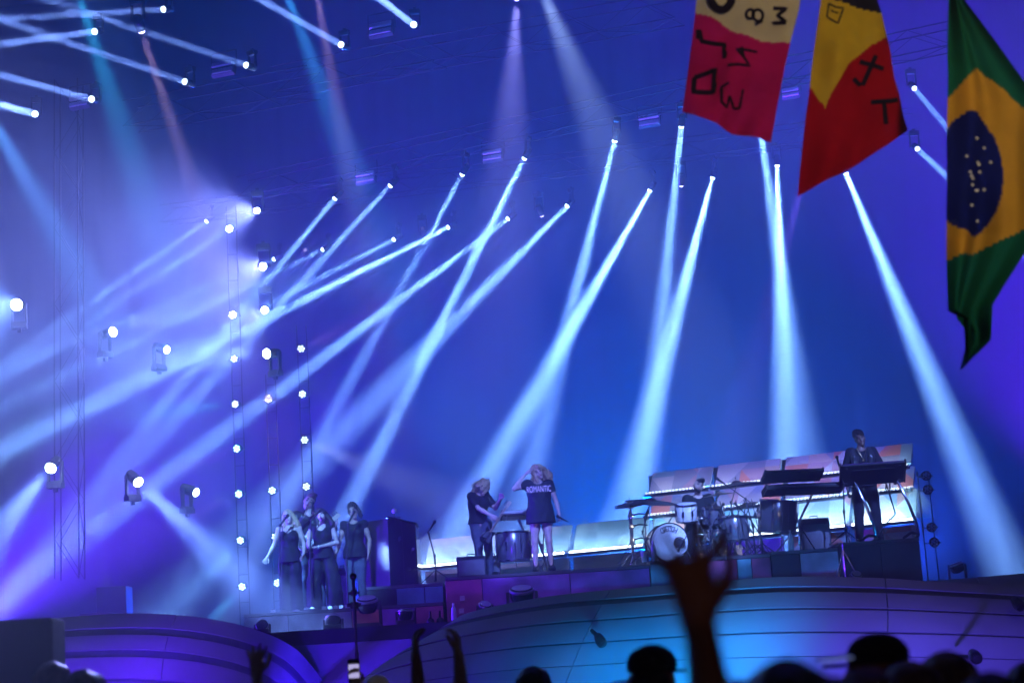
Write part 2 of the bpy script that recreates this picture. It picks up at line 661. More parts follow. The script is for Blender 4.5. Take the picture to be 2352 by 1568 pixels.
# ------------------------------------------------------------------ light fixtures
LENS = mat('lens_lit', (.8, .9, 1), .2, emit=(.62, .85, 1), estr=14)
LENSW = mat('lens_wash', (.8, .9, 1), .2, emit=(.7, .92, 1), estr=30)
LENSP = mat('lens_par', (.8, .9, 1), .2, emit=(.7, .9, 1), estr=3)
LENSV = mat('lens_violet', (.8, .8, 1), .2, emit=(.75, .6, 1), estr=5)
LENSO = mat('lens_off', (.35, .37, .5), .25, var=.1)
PALE = mat('pale_box', (.55, .55, .6), .6, var=.1)
BEAMC = (.25, .52, 1.0)
HUNG = {}


def fixture_meshes():
    b = {}
    b['base'] = MB().box((0, 0, .0), (.24, .14, .08)).box((0, 0, .07), (.06, .05, .06)).mesh('base', BLACK)
    y = MB()
    y.box((0, 0, -.055), (.25, .09, .03))
    for s in (-1, 1):
        y.box((s * .112, 0, -.22), (.025, .08, .31), taper=(1, .7))
    b['yoke'] = y.mesh('yoke', BLACK)
    b['head'] = MB().lathe([(.05, -.3), (.08, -.28), (.088, -.18), (.085, -.08), (.076, -.02), (.072, 0), (.066, 0), (.062, -.03)], n=20, cap=False).mesh('head', BLACKG, True)
    return b


FM = fixture_meshes()
lens_cache = {}


def moving_head(label, pos, tgt, ang, pw, col, lens=None, lr=.05, group=None, blend=.45, name='moving_head_light', up=1, lrad=None, tight=False, halo=0):
    pos, tgt = Vector(pos), Vector(tgt)
    d = (tgt - pos).normalized()
    k = .74 if tight else min(1.05, lr / .062)
    head_c = pos - d * .2 * k
    root = head_c + Vector((0, 0, .36 * k * up))
    t = thing(name, label, 'stage light', root, 0, group)
    hor = math.atan2(d.y, d.x) + PI / 2
    for nm in ('base', 'yoke'):
        o = part(nm, FM[nm], t, (0, 0, 0), Euler((0, 0, hor)) if up > 0 else Euler((PI, 0, hor)))
        o.scale = (k, k, k)
    q = Vector((0, 0, 1)).rotation_difference(d).to_euler()
    h = part('head', FM['head'], t, pos - root, q)
    h.scale = (k, k, k)
    lens = lens or LENS
    key = (lens.name, round(lr, 3))
    if key not in lens_cache:
        lens_cache[key] = MB().lathe([(lr, -.01), (lr * .93, .012), (lr * .7, .03), (lr * .35, .042), (.002, .046)], n=18, cap=False).mesh('lens', lens, True)
    part('lens', lens_cache[key], h, (0, 0, .0)).scale = (1 / k, 1 / k, 1 / k)
    if halo:                                  # added point lamp that makes a glow round the lens
        l = bpy.data.lights.new('added_halo_light', 'POINT')
        l.energy = halo
        l.color = (.3, .42, 1)
        l.shadow_soft_size = .03
        lo = bpy.data.objects.new('added_halo_light', l)
        COL.objects.link(lo)
        lo.parent = t
        lo.location = pos + d * .12 - root
    if pw:
        (beam if tight else lambda *a: spot(*a, blend))(t, pos + d * .055 - root, d, ang, pw, col, lrad or lr)
    return t


BEAMP = 420
for i, (u, v, u2, v2) in enumerate(ROW1):
    D = row_depth(u, 33.5)
    moving_head('moving head in the upper beam row, %s from the left, slim white beam' % ORD[i], P(u, v, D), P(u2, v2, D + .25 if i < 2 else D + 1.8), 4.4 if i < 4 else 7, BEAMP * (.5 if i < 3 else 1.2), BEAMC, tight=True, group='upper row of beam lights')
for i, (u, v, u2, v2) in enumerate(ROW2):
    D = row_depth(u, 39)
    moving_head('moving head in the lower beam row, %s from the left, long white beam' % ORD[i], P(u, v, D), P(u2, v2, D - 1.2 if i < 8 else D + 1), 3.6 if i < 7 else (7 if i < 9 else 8.5), BEAMP * (.26 if i < 5 else (.9 if i < 8 else 2.4)), BEAMC, tight=True, group='lower row of beam lights')
TL = [(375, 22, 0, 44), (217, 73, 0, 102), (565, 150, 200, 30), (424, 188, 120, 85), (210, 228, 0, 172), (80, 262, 0, 241), (783, 103, 590, -5), (950, 57, 870, -5)]
TLN = ['topmost moving head at the left with a level beam running to the left edge', 'moving head at upper left with short level beam crossing a thinner one', 'moving head at upper left, long beam rising past the pink beam',
       'moving head at upper left, beam rising from below the pink beam', 'moving head near the left edge, beam rising to the edge', 'lowest moving head at the left edge with a dark body beside its lens',
       'moving head at the top, thick beam rising left beside the pink beam', 'moving head at the top with a short thick beam, above a pale box']
for (u, v, u2, v2), lab in zip(TL, TLN):
    moving_head(lab, P(u, v, 30), P(u2, v2, 27.5), 1.3, 34, (.27, .45, 1), lr=.06, lens=LENSP, tight=True, group='upper left beam lights')
for (u, v, u2, v2, D, lab) in [(2100, 203, 2185, 305, 32, 'moving head left of the green flag, upper of two'), (2107, 342, 2168, 398, 32, 'moving head left of the green flag, lower of two')]:
    moving_head(lab, P(u, v, D), P(u2, v2, D - 1.5), 3, 22, BEAMC, lens=LENSP, tight=True)

# small spherical lamps with faint violet light
for (u, v, u2, v2, lab) in [(703, 587, 712, 640, 'small round violet lamp at the left under the second beam'), (973, 541, 985, 620, 'small round violet lamp left of centre between two beams'),
                            (1244, 494, 1300, 640, 'small round violet lamp in the gap right of centre'), (1565, 425, 1560, 600, 'small round violet lamp beside a steep beam right of centre'),
                            (1850, 395, 1790, 620, 'small violet lamp hidden behind the red and yellow flag')]:
    D = row_depth(u, 36.5)
    moving_head(lab, P(u, v, D), P(u2, v2, D + 1), 10, 9000 if u < 1800 else 40000, (.28, .12, 1), lens=LENSV, lr=.05, group='small round violet lamps')

# coloured soft beams from above
for (u, v, D, u2, v2, D2, ang, pw, col, lab) in [
        (172, -40, 28, 300, 360, 29.5, 14, 70000, (.03, .5, .85), 'overhead wash light with a teal beam at the upper left'),
        (325, 72, 29, 440, 420, 30.5, 10, 46000, (.85, .5, .7), 'overhead wash light with a narrow pink beam at the upper left'),
        (640, -60, 28.5, 830, 440, 30, 13, 70000, (.05, .4, .9), 'overhead wash light with a teal beam left of centre'),
        (722, -40, 28.5, 800, 380, 30, 10, 40000, (.8, .5, .75), 'overhead wash light with a faint pink beam left of centre'),
        (1187, -3, 31, 1165, 420, 32.5, 22, 44000, (.4, .36, .9), 'overhead wash light with a soft lilac beam at top centre'),
        (1225, -70, 29, 1420, 400, 32.6, 17, 85000, (.42, .56, .85), 'overhead wash light with a wide pale grey beam at top centre'),
        (-60, 200, 27, 190, 640, 28, 15, 80000, (.12, .4, .9), 'wash light off the left edge with a dull blue beam'),
        (-70, 430, 27, 60, 800, 28, 12, 2500, (1, .3, .2), 'wash light off the left edge with a dull orange beam')]:
    moving_head(lab, P(u, v, D), P(u2, v2, D2), ang, pw, col, lens=LENSV, lr=.06, blend=1, name='wash_light')

# big bright wash lights at stage left
for (u, v, D, u2, v2, D2, ang, pw, lr, lab) in [
        (38, 700, 30, -60, 712, 27, 26, 14000, .1, 'blinding wash light at the left edge, half way up'),
        (260, 762, 31, 520, 690, 29.5, 16, 34000, .085, 'bright wash light aimed right, lowest of the beam crossing'),
        (383, 803, 31.5, 560, 850, 30.5, 12, 9000, .07, 'bright wash light right of and below the lower left beam'),
        (612, 812, 32, 430, 818, 30.5, 24, 30000, .09, 'bright wash light on the second lamp tower aimed left'),
        (116, 1075, 29, -20, 1240, 27, 18, 50000, .09, 'bright wash light low at the left throwing a beam down left'),
        (318, 1107, 30, 560, 1330, 28.2, 16, 70000, .085, 'bright wash light low at the left throwing a wide beam down right'),
        (450, 1130, 31, 700, 1215, 30, 7, 13000, .075, 'bright wash light low at the left with a narrow beam towards the singers')]:
    moving_head(lab, P(u, v, D), P(u2, v2, D2), ang, pw, (.22, .4, 1), lens=LENSW, lr=lr, blend=1, name='wash_light', up=-1 if v > 600 else 1, halo=22)

# lamps on the middle tower that look out over the audience and bloom in the haze
for (u, v, D, tg, ang, pw, lr, lab) in [
        (604, 612, 33, (-3.4, 6, 2.6), 11, 44000, .07, 'bright wash light near the top of the middle lamp tower, facing the audience'),
        (608, 712, 33, (-3.4, 6, 1.8), 12, 20000, .07, 'bright wash light below the topmost one on the middle lamp tower'),
        (590, 484, 34, (-3.8, 6, 3), 11, 44000, .06, 'wash light in the violet glow above the middle lamp tower')]:
    moving_head(lab, P(u, v, D), tg, ang, pw, (.3, .34, 1), lens=LENSW, lr=lr, blend=1, name='wash_light', halo=90)

# lamp towers with seven-lens par lights
par_h = MB().lathe([(.03, .14), (.07, .1), (.084, .02), (.084, -.02), (.078, -.025), (.074, 0)], n=18, cap=False).mesh('housing', BLACK, True)
par_y = MB().tube([(-.12, .05, .0), (-.12, .16, .0), (.12, .16, 0), (.12, .05, 0)], .012).mesh('bracket', BLACK, True)
par_lens = {k: MB().lathe([(.02, 0), (.019, .007), (.012, .012), (.001, .015)], n=12, cap=False).mesh('lens', m, True) for k, m in (('on', LENSP), ('off', LENSO), ('w', LENSW))}


def par_light(label, pos, d, ang, pw, col, state='on', group=None, dark=()):
    d = Vector(d).normalized()
    t = thing('par_light', label, 'stage light', pos, 0, group)
    q = Vector((0, 0, 1)).rotation_difference(d)
    hs = part('housing', par_h, t, (0, 0, 0), (q @ Vector((0, 0, 1)) * 1).to_track_quat('-Z', 'Y').to_euler())
    part('bracket', par_y, t)
    for i in range(7):
        a = i * PI / 3 + .3
        p = Vector((0, 0, .012)) if i == 6 else Vector((.049 * math.cos(a), .049 * math.sin(a), .012))
        part('lens', par_lens['off' if i in dark else state], t, q @ p, q.to_euler())
    if pw:
        spot(t, d * .06, d, ang, pw, col, .06, 1)
    return t


TOWERS = [('left', [(527, 526, 'w'), (535, 723, 'w'), (538, 824, 'on'), (540, 928, 'on'), (544, 1030, 'on'), (549, 1134, 'on'), (553, 1240, 'on'), (557, 1346, 'on')], 33.0),
          ('second', [(615, 916, 'ring'), (623, 1126, 'on'), (634, 1232, 'on'), (640, 1338, 'on')], 33.2),
          ('third', [(692, 801, 'on'), (694, 905, 'on'), (699, 1010, 'on'), (704, 1117, 'on')], 33.0)]
PDIR = {(540, 928): ((-1, -.5, -.1), 26, 9000, (.1, .6, 1)), (544, 1030): ((-1, -.5, -.4), 18, 5000, (.5, .1, 1)), (699, 1010): ((.9, -.6, -.5), 20, 9000, (.5, .6, 1)),
        (553, 1240): ((-.7, -.6, -.8), 22, 9000, (.2, .6, 1)), (557, 1346): ((-.8, -.6, -.9), 20, 12000, (.1, .6, 1)), (549, 1134): ((-.8, -.6, -.4), 14, 4000, (.5, .3, 1)),
        (692, 801): ((.6, -1, 0), 14, 2500, (.6, .3, 1)), (623, 1126): ((-.1, -.8, -.7), 14, 3000, (.5, .3, 1))}
for nm, lamps, D in TOWERS:
    ps = [P(u, v, D) for u, v, _ in lamps]
    mx = sum(p.x for p in ps) / len(ps)
    t = thing('lamp_tower', 'slim vertical lamp tower, %s of three at stage left' % {'left': 'leftmost', 'second': 'middle', 'third': 'rightmost'}[nm], 'lamp tower', (mx, D + .24, FLOOR_Z))
    top = max(p.z for p in ps) + .5
    for s in (-.09, .09):
        MB().cyl((s, 0, 0), (s, 0, top - FLOOR_Z), .011, n=8).build('rail', DARKM, t, True)
    rung = MB().cyl((-.09, 0, 0), (.09, 0, 0), .007, n=6).mesh('rung', DARKM, True)
    for k in range(int((top - FLOOR_Z) / .5)):
        part('rung', rung, t, (0, 0, .3 + .5 * k))
    MB().box((0, 0, .03), (.7, .7, .05)).build('foot_plate', DARKM, t)
    for i, (u, v, st) in enumerate(lamps):
        p = P(u, v, D)
        p.x = mx + (p.x - mx) * .5
        dd, ang, pw, col = PDIR.get((u, v), ((-.1, -1, -.1), 20, 700, (.4, .6, 1)))
        par_light('seven lens par light, %s from the top on the %s lamp tower' % (ORD[i], {'left': 'leftmost', 'second': 'middle', 'third': 'rightmost'}[nm]), p, (dd[0] * .35, -1, dd[2] * .35), ang, 0, col,
                  'on' if st == 'ring' else st, 'par lights on the lamp towers', dark=(6, 0, 2) if st == 'ring' else ())
        if (u, v) in PDIR:
            o = COL.objects[-1]
            for ob in reversed(COL.objects):
                if ob.name.startswith('par_light'):
                    spot(ob, Vector(dd).normalized() * .1, dd, ang, pw, col, .05, 1)
                    break
t = thing('lamp_tower', 'dark lamp tower at the right end of the panel wall', 'lamp tower', (P(2136, 1170, 30.2).x, 30.46, FLOOR_Z))
for s in (-.09, .09):
    MB().cyl((s, 0, 0), (s, 0, P(2127, 1080, 30.4).z - FLOOR_Z), .012, n=8).build('rail', DARKM, t, True)
for i, (u, v) in enumerate([(2127, 1092), (2131, 1124), (2140, 1210), (2146, 1245)]):
    par_light('unlit seven lens par light, %s from the top at the right end' % ORD[i], P(u, v, 30.2), (-.1, -1, -.15), 0, 0, BEAMC, 'off', 'unlit par lights at the right end')

# pale unlit strobe boxes under the roof
for (u, v, D, k, lab) in [(873, 65, 32, 1.05, 'pale strobe box at the top left of centre'), (510, 155, 32, 1, 'pale strobe box under a long beam at the upper left'), (180, 232, 32, .9, 'dim pale strobe box near the upper left corner'),
                          (838, 406, 36, .95, 'pale strobe box above the upper beam row, left of the teal beam'), (1130, 355, 36, .95, 'pale strobe box between two beams near the centre'),
                          (1490, 275, 36, 1, 'pale strobe box beside the first flag'), (1815, 212, 36, .8, 'faint strobe box between the two red flags')]:
    p = P(u, v, D)
    t = thing('strobe_box', lab, 'strobe light', p, -.35)
    MB().box((0, .08, 0), (.46 * k, .1, .3 * k), Euler((-.35, 0, 0))).build('housing', BLACK, t)
    for s in (-1, 1):
        MB().box((0, -.0, s * .066 * k), (.42 * k, .05, .095 * k), Euler((-.35, 0, 0))).build('reflector', PALE, t, bevel=.01)
    MB().tube([(-.26 * k, .08, 0), (-.26 * k, .08, .32), (.26 * k, .08, .32), (.26 * k, .08, 0)], .015).build('bracket', BLACK, t)

# added lamps upstage and at the wings whose light colours the haze (behind the panel wall and off to the sides)
for (p, tg, ang, pw, col, lab) in [
        (Vector((3.0, 45.5, 3.5)), Vector((2.5, 34, 6.6)), 80, 32000, (.0, .165, 1), 'added blue haze light upstage centre behind the panel wall'),
        (Vector((-4, 45, 3.5)), Vector((-3.5, 34, 7.5)), 80, 7000, (.02, .06, 1), 'added blue haze light upstage left behind the lamp towers'),
        (Vector((9, 44, 3.5)), Vector((8, 34, 7.5)), 80, 8000, (.02, .1, 1), 'added blue haze light upstage right'),
        (Vector((-11.5, 33, 3.3)), Vector((-8.5, 32, 12)), 50, 9000, (.09, .0, 1), 'added violet haze light in the left wing'),
        (Vector((-12, 37.5, 2.95)), Vector((-7.5, 36.5, 6.4)), 56, 70000, (.12, .0, 1), 'added violet haze light low behind the lamp towers'),
        (Vector((12, 36, 2.95)), Vector((10, 35.5, 9)), 58, 80000, (.13, .0, 1), 'added violet haze light low in the right wing'),
        (Vector((-13.5, 28.6, 2.95)), Vector((-1.5, 28.2, 3.9)), 40, 38000, (.07, .004, 1), 'added violet haze light low at the left of the singers'),
        (Vector((11.8, 33, 3.3)), Vector((9.8, 32, 12)), 50, 36000, (.14, .0, 1), 'added violet haze light in the right wing')]:
    moving_head(lab, p, tg, ang, pw, col, lens=LENSV, lr=.1, blend=1, name='haze_fill_light', up=-1)

# front lights on the audience-side truss, above the frame
truss('front truss above the audience carrying the key lights', (-9, 15, 12.6), (9, 15, 12.6))
for (x, tg, ang, pw, col, lab) in [
        (-5, P(730, 1260, 29), 9, 50000, (.13, .36, 1), 'front key light aimed at the backing singers'),
        (1, P(1180, 1210, 28.6), 8, 34000, (.13, .24, 1), 'front key light aimed at the lead singer'),
        (4, P(1640, 1200, 28.8), 8, 56000, (.17, .3, 1), 'front key light aimed at the drum kit'),
        (7, P(1980, 1120, 29), 7, 40000, (.15, .26, 1), 'front key light aimed at the keyboard player'),
        (-2, P(1100, 1380, 28.2), 20, 5000, (.2, .06, 1), 'violet front wash light aimed at the risers')]:
    moving_head(lab, (x, 15, 12.0), tg, ang, pw, col, lens=LENSW, lr=.1, blend=.8, name='front_light')
moving_head('added warm fill light behind the audience', (1.5, -3.5, 4.2), P(1800, 1560, 4), 30, 40, (1, .38, .2), lens=LENSV, lr=.08, blend=1, name='crowd_fill_light')  # added unseen lamp that warms the backs of the crowd
# added unseen uplights that wash the curved fascias (below the frame, behind the crowd)
for (u, D, tg, ang, pw, col, lab) in [
        (1500, 16.3, P(1510, 1450, 19.5), 62, 2600, (.005, .4, 1), 'added cyan pit uplight before the curved stage front'),
        (1180, 17.5, P(1200, 1440, 21.5), 80, 420, (.015, .1, 1), 'added blue pit uplight left of the cyan one'),
        (2120, 15.5, P(2120, 1440, 18.8), 95, 1150, (.12, .06, 1), 'added violet pit uplight at the right'),
        (1800, 15.5, P(1800, 1440, 18.8), 80, 320, (.02, .1, 1), 'added deep blue pit uplight right of centre'),
        (330, 16.5, P(330, 1450, 20.5), 100, 3600, (.10, .005, 1), 'added violet pit uplight before the left stage front'),
        (800, 22.5, P(800, 1500, 26), 90, 1300, (.05, .01, 1), 'added blue pit uplight before the dark stage wall')]:
    p = P(u, 1620, D)
    p.z = .55
    moving_head(lab, p, tg, ang, pw, col, lens=LENSV, lr=.1, blend=1, name='added_pit_light', up=-1)
# an added warm lamp, unseen above the audience, lights the flags and the backs of the crowd
moving_head('added warm fill light above the right of the audience', (3.4, 3.6, 6.2), P(1990, 250, 10), 46, 1000, (1, .76, .52), lens=LENSW, lr=.12, blend=.9, name='flag_fill_light')


# ------------------------------------------------------------------ figures: smooth unions of tapered limbs meshed as one surface


class Body:
    """list of round cones / ellipsoids, meshed by surface nets into one continuous skin"""

    def __init__(s):
        s.p = []

    def cone(s, a, b, ra, rb=None, k=.025):
        s.p.append(('c', np.array(a, float), np.array(b, float), ra, ra if rb is None else rb, k))
        return s

    def chain(s, pts, rs, k=.02):
        for i in range(len(pts) - 1):
            s.cone(pts[i], pts[i + 1], rs[i], rs[i + 1], k)
        return s

    def ell(s, c, r, k=.03, rot=None):
        R = np.array(rot if isinstance(rot, Matrix) else rot.to_matrix()) if rot is not None else np.eye(3)
        s.p.append(('e', np.array(c, float), np.array(r, float), R, 0, k))
        return s

    def mesh(s, name, m, h=.009, cut=None, noise=0, nf=20):
        lo = np.full(3, 1e9)
        hi = -lo
        bb = []
        for q in s.p:
            if q[0] == 'c':
                r = max(q[3], q[4])
                a, b = np.minimum(q[1], q[2]) - r, np.maximum(q[1], q[2]) + r
            else:
                r = q[2].max()
                a, b = q[1] - r, q[1] + r
            pad = q[5] + 3 * h
            bb.append((a - pad, b + pad))
            lo, hi = np.minimum(lo, a - pad), np.maximum(hi, b + pad)
        n = np.ceil((hi - lo) / h).astype(int) + 1
        ax = [lo[i] + h * np.arange(n[i]) for i in range(3)]
        D = np.full(n, 1.0, np.float32)
        for q, (a, b) in zip(s.p, bb):
            i0 = np.maximum(((a - lo) / h).astype(int), 0)
            i1 = np.minimum(((b - lo) / h).astype(int) + 2, n)
            sl = tuple(slice(i0[i], i1[i]) for i in range(3))
            X, Y, Z = np.meshgrid(*[ax[i][sl[i]] for i in range(3)], indexing='ij')
            if q[0] == 'c':
                A, B, ra, rb = q[1], q[2], q[3], q[4]
                ba = B - A
                L2 = max(ba @ ba, 1e-9)
                t = np.clip(((X - A[0]) * ba[0] + (Y - A[1]) * ba[1] + (Z - A[2]) * ba[2]) / L2, 0, 1)
                d = np.sqrt((X - A[0] - t * ba[0]) ** 2 + (Y - A[1] - t * ba[1]) ** 2 + (Z - A[2] - t * ba[2]) ** 2) - (ra + (rb - ra) * t)
            else:
                C, r, R = q[1], q[2], q[3]
                px = (X - C[0]) * R[0, 0] + (Y - C[1]) * R[1, 0] + (Z - C[2]) * R[2, 0]
                py = (X - C[0]) * R[0, 1] + (Y - C[1]) * R[1, 1] + (Z - C[2]) * R[2, 1]
                pz = (X - C[0]) * R[0, 2] + (Y - C[1]) * R[1, 2] + (Z - C[2]) * R[2, 2]
                k0 = np.sqrt((px / r[0]) ** 2 + (py / r[1]) ** 2 + (pz / r[2]) ** 2)
                k1 = np.sqrt((px / r[0] ** 2) ** 2 + (py / r[1] ** 2) ** 2 + (pz / r[2] ** 2) ** 2)
                d = np.where(k1 > 1e-6, k0 * (k0 - 1) / np.maximum(k1, 1e-6), -r.min())
            k = q[5]
            o = D[sl]
            hh = np.clip(.5 + .5 * (o - d) / k, 0, 1)
            D[sl] = o * (1 - hh) + d * hh - k * hh * (1 - hh)
        if noise:
            X, Y, Z = np.meshgrid(*ax, indexing='ij', sparse=True)
            D = D + noise * (np.sin(nf * X + 2 * np.sin(.7 * nf * Z)) * np.sin(nf * 1.3 * Y + 1.7 * np.cos(nf * .6 * X)) + .6 * np.sin(nf * 2.3 * X + nf * .8 * Y) * np.sin(nf * .5 * Z + 1)).astype(np.float32)
        if cut is not None:
            X, Y, Z = np.meshgrid(*ax, indexing='ij', sparse=True)
            D = np.maximum(D, cut(X, Y, Z).astype(np.float32))
        me = surface_net(D, lo, h, name)
        me.materials.append(m)
        return me


def surface_net(D, lo, h, name):
    s = D < 0
    c = np.zeros(tuple(k - 1 for k in D.shape), np.int8)
    for dx in (0, 1):
        for dy in (0, 1):
            for dz in (0, 1):
                c += s[dx:dx + c.shape[0], dy:dy + c.shape[1], dz:dz + c.shape[2]]
    act = np.argwhere((c > 0) & (c < 8))
    idx = np.full(c.shape, -1, np.int32)
    idx[tuple(act.T)] = np.arange(len(act))
    acc = np.zeros((len(act), 3))
    cnt = np.zeros(len(act))
    cor = [(0, 0, 0), (1, 0, 0), (0, 1, 0), (1, 1, 0), (0, 0, 1), (1, 0, 1), (0, 1, 1), (1, 1, 1)]
    for a, b in ((0, 1), (2, 3), (4, 5), (6, 7), (0, 2), (1, 3), (4, 6), (5, 7), (0, 4), (1, 5), (2, 6), (3, 7)):
        A, B = np.array(cor[a]), np.array(cor[b])
        da, db = D[tuple((act + A).T)], D[tuple((act + B).T)]
        m = (da < 0) != (db < 0)
        t = np.where(m, da / np.where(np.abs(da - db) < 1e-9, 1e-9, da - db), 0)
        acc += np.where(m[:, None], A + (B - A) * t[:, None], 0)
        cnt += m
    v = lo + h * (act + acc / np.maximum(cnt, 1)[:, None])
    faces = []
    for ax in range(3):
        o1, o2 = (ax + 1) % 3, (ax + 2) % 3
        sa = [slice(None)] * 3
        sb = [slice(None)] * 3
        sa[ax], sb[ax] = slice(0, -1), slice(1, None)
        ch = s[tuple(sa)] != s[tuple(sb)]
        e = np.argwhere(ch)
        e = e[(e[:, o1] > 0) & (e[:, o2] > 0) & (e[:, o1] < c.shape[o1]) & (e[:, o2] < c.shape[o2])]
        u1, u2 = np.eye(3, dtype=int)[o1], np.eye(3, dtype=int)[o2]
        q = np.stack([idx[tuple((e - u1 - u2).T)], idx[tuple((e - u2).T)], idx[tuple(e.T)], idx[tuple((e - u1).T)]], 1)
        fl = ~s[tuple(e.T)]
        q[fl] = q[fl][:, ::-1]
        faces.append(q)
    f = np.concatenate(faces)
    f = f[(f >= 0).all(1)]
    me = bpy.data.meshes.new(name)
    me.vertices.add(len(v))
    me.vertices.foreach_set('co', v.astype(np.float32).ravel())
    me.loops.add(len(f) * 4)
    me.loops.foreach_set('vertex_index', f.astype(np.int32).ravel())
    me.polygons.add(len(f))
    me.polygons.foreach_set('loop_start', np.arange(0, len(f) * 4, 4, dtype=np.int32))
    me.polygons.foreach_set('use_smooth', np.ones(len(f), bool))
    me.update(calc_edges=True)
    return me


def V(*a):
    return np.array(a, float)


def unit(a):
    return a / max(np.linalg.norm(a), 1e-9)


def hand(B, wrist, d, pn, side, curl=.4, spread=.12, sc=1., curls=None):
    """palm and five fingers; d along the hand, pn palm normal, side=+1 thumb on +cross(d,pn)"""
    d, pn = unit(np.array(d, float)), np.array(pn, float)
    pn = unit(pn - d * (pn @ d))
    w = np.cross(d, pn) * side
    wrist = np.array(wrist, float)
    for q in (-.028, -.009, .01, .028):
        B.cone(wrist + w * q * .6 * sc + d * .005, wrist + d * .085 * sc + w * q * sc, .0135 * sc, .0125 * sc, .014)
    L = [.064, .076, .07, .054]
    for i in range(4):
        cu = curls[i] if curls else curl + .06 * i
        off = (.03 - .02 * i)
        base = wrist + d * .088 * sc + w * off * sc
        dd = unit(d + w * (spread * (1.5 - i)) + pn * cu * .5)
        p1 = base + dd * L[i] * .48 * sc
        d2 = unit(dd + pn * cu * 1.2)
        p2 = p1 + d2 * L[i] * .32 * sc
        d3 = unit(d2 + pn * cu * 1.1)
        p3 = p2 + d3 * L[i] * .26 * sc
        B.chain([base, p1, p2, p3], [.0105 * sc, .0095 * sc, .0088 * sc, .0075 * sc], .006)
    cu = curls[4] if curls else curl
    b = wrist + d * .022 * sc + w * .026 * sc
    p1 = b + unit(w * .8 + d * .75 + pn * .3) * .045 * sc
    p2 = p1 + unit(w * (.45 - cu * .5) + d + pn * cu * .5) * .032 * sc
    p3 = p2 + unit(w * (.2 - cu * .7) + d + pn * cu * .7) * .025 * sc
    B.chain([b, p1, p2, p3], [.0145 * sc, .012 * sc, .0105 * sc, .009 * sc], .01)


def head_sdf(B, c, yaw=0, tilt=0, roll=0, sc=1.):
    """adds a head centred at c (mid head), facing -y, and returns a local-to-world function"""
    R = Euler((tilt, roll, yaw), 'XYZ').to_matrix()

    def g(x, y, z):
        q = R @ Vector((x * sc, y * sc, z * sc))
        return V(q.x, q.y, q.z) + c
    B.ell(g(0, .012, .03), V(.074, .092, .088) * sc, .02, R)
    B.ell(g(0, -.025, -.035), V(.058, .064, .078) * sc, .03, R)
    B.cone(g(0, -.06, -.092), g(0, -.066, -.098), .022 * sc, .02 * sc, .03)       # chin
    B.cone(g(0, -.088, .012), g(0, -.108, -.03), .009 * sc, .0135 * sc, .012)     # nose
    for s in (-1, 1):
        B.ell(g(s * .077, .01, -.01), V(.011, .02, .033) * sc, .008, R)
        B.cone(g(s * .014, -.082, .032), g(s * .046, -.07, .03), .01 * sc, .008 * sc, .012)  # brow
        B.ell(g(s * .036, -.06, -.03), V(.022, .02, .02) * sc, .02, R)
    B.cone(g(-.016, -.088, -.058), g(.016, -.088, -.058), .009 * sc, .009 * sc, .008)
    return g


SKIN = mat('skin_fair', (.50, .36, .30), .5, var=.08, scale=14)
SKIND = mat('skin_brown', (.20, .115, .08), .45, var=.08, scale=14)
SKINM = mat('skin_tan', (.34, .22, .17), .5, var=.08, scale=14)
EYE = mat('eye_and_socket_shade', (.02, .015, .015), .3)
LIP = mat('lip', (.30, .10, .10), .5)
HAIRB = mat('hair_blond', (.42, .30, .16), .55, var=.35, scale=30, bump=.6, bscale=90)
HAIRD = mat('hair_dark', (.02, .014, .012), .45, var=.4, scale=30, bump=.6, bscale=90)
HAIRR = mat('hair_brown', (.11, .07, .045), .5, var=.4, scale=30, bump=.6, bscale=90)
CBLK = mat('cloth_black', (.011, .011, .015), .85, var=.3, scale=9, bump=.3, bscale=25)
CNAVY = mat('cloth_navy', (.011, .012, .022), .8, var=.3, scale=9, bump=.3, bscale=25)
CJEAN = mat('cloth_jean', (.06, .07, .10), .85, var=.3, scale=20, bump=.3, bscale=60)
LEATH = mat('leather', (.035, .034, .036), .32, var=.3, scale=12, bump=.5, bscale=30, spec=.6)


def face_parts(t, g, sc=1.):
    e = MB()
    for s in (-1, 1):
        e.ball(tuple(g(s * .03, -.0765, .012)), .0145 * sc, 8, (1.4, .6, .8))  # oversized dark balls also stand in for the eye socket shade
    e.build('eye', EYE, t, True)
    b = MB()
    for s in (-1, 1):
        b.tube([tuple(g(s * .014, -.094, .034)), tuple(g(s * .032, -.088, .041)), tuple(g(s * .05, -.072, .034))], [.006, .0075, .005])
    b.build('eyebrow', HAIRD, t, True)
    MB().tube([tuple(g(-.022, -.09, -.058)), tuple(g(0, -.0985, -.056)), tuple(g(.022, -.09, -.058))], [.006, .0105, .006]).build('lips', LIP, t, True)


def put(me, name, t):
    return part(name, me, t)


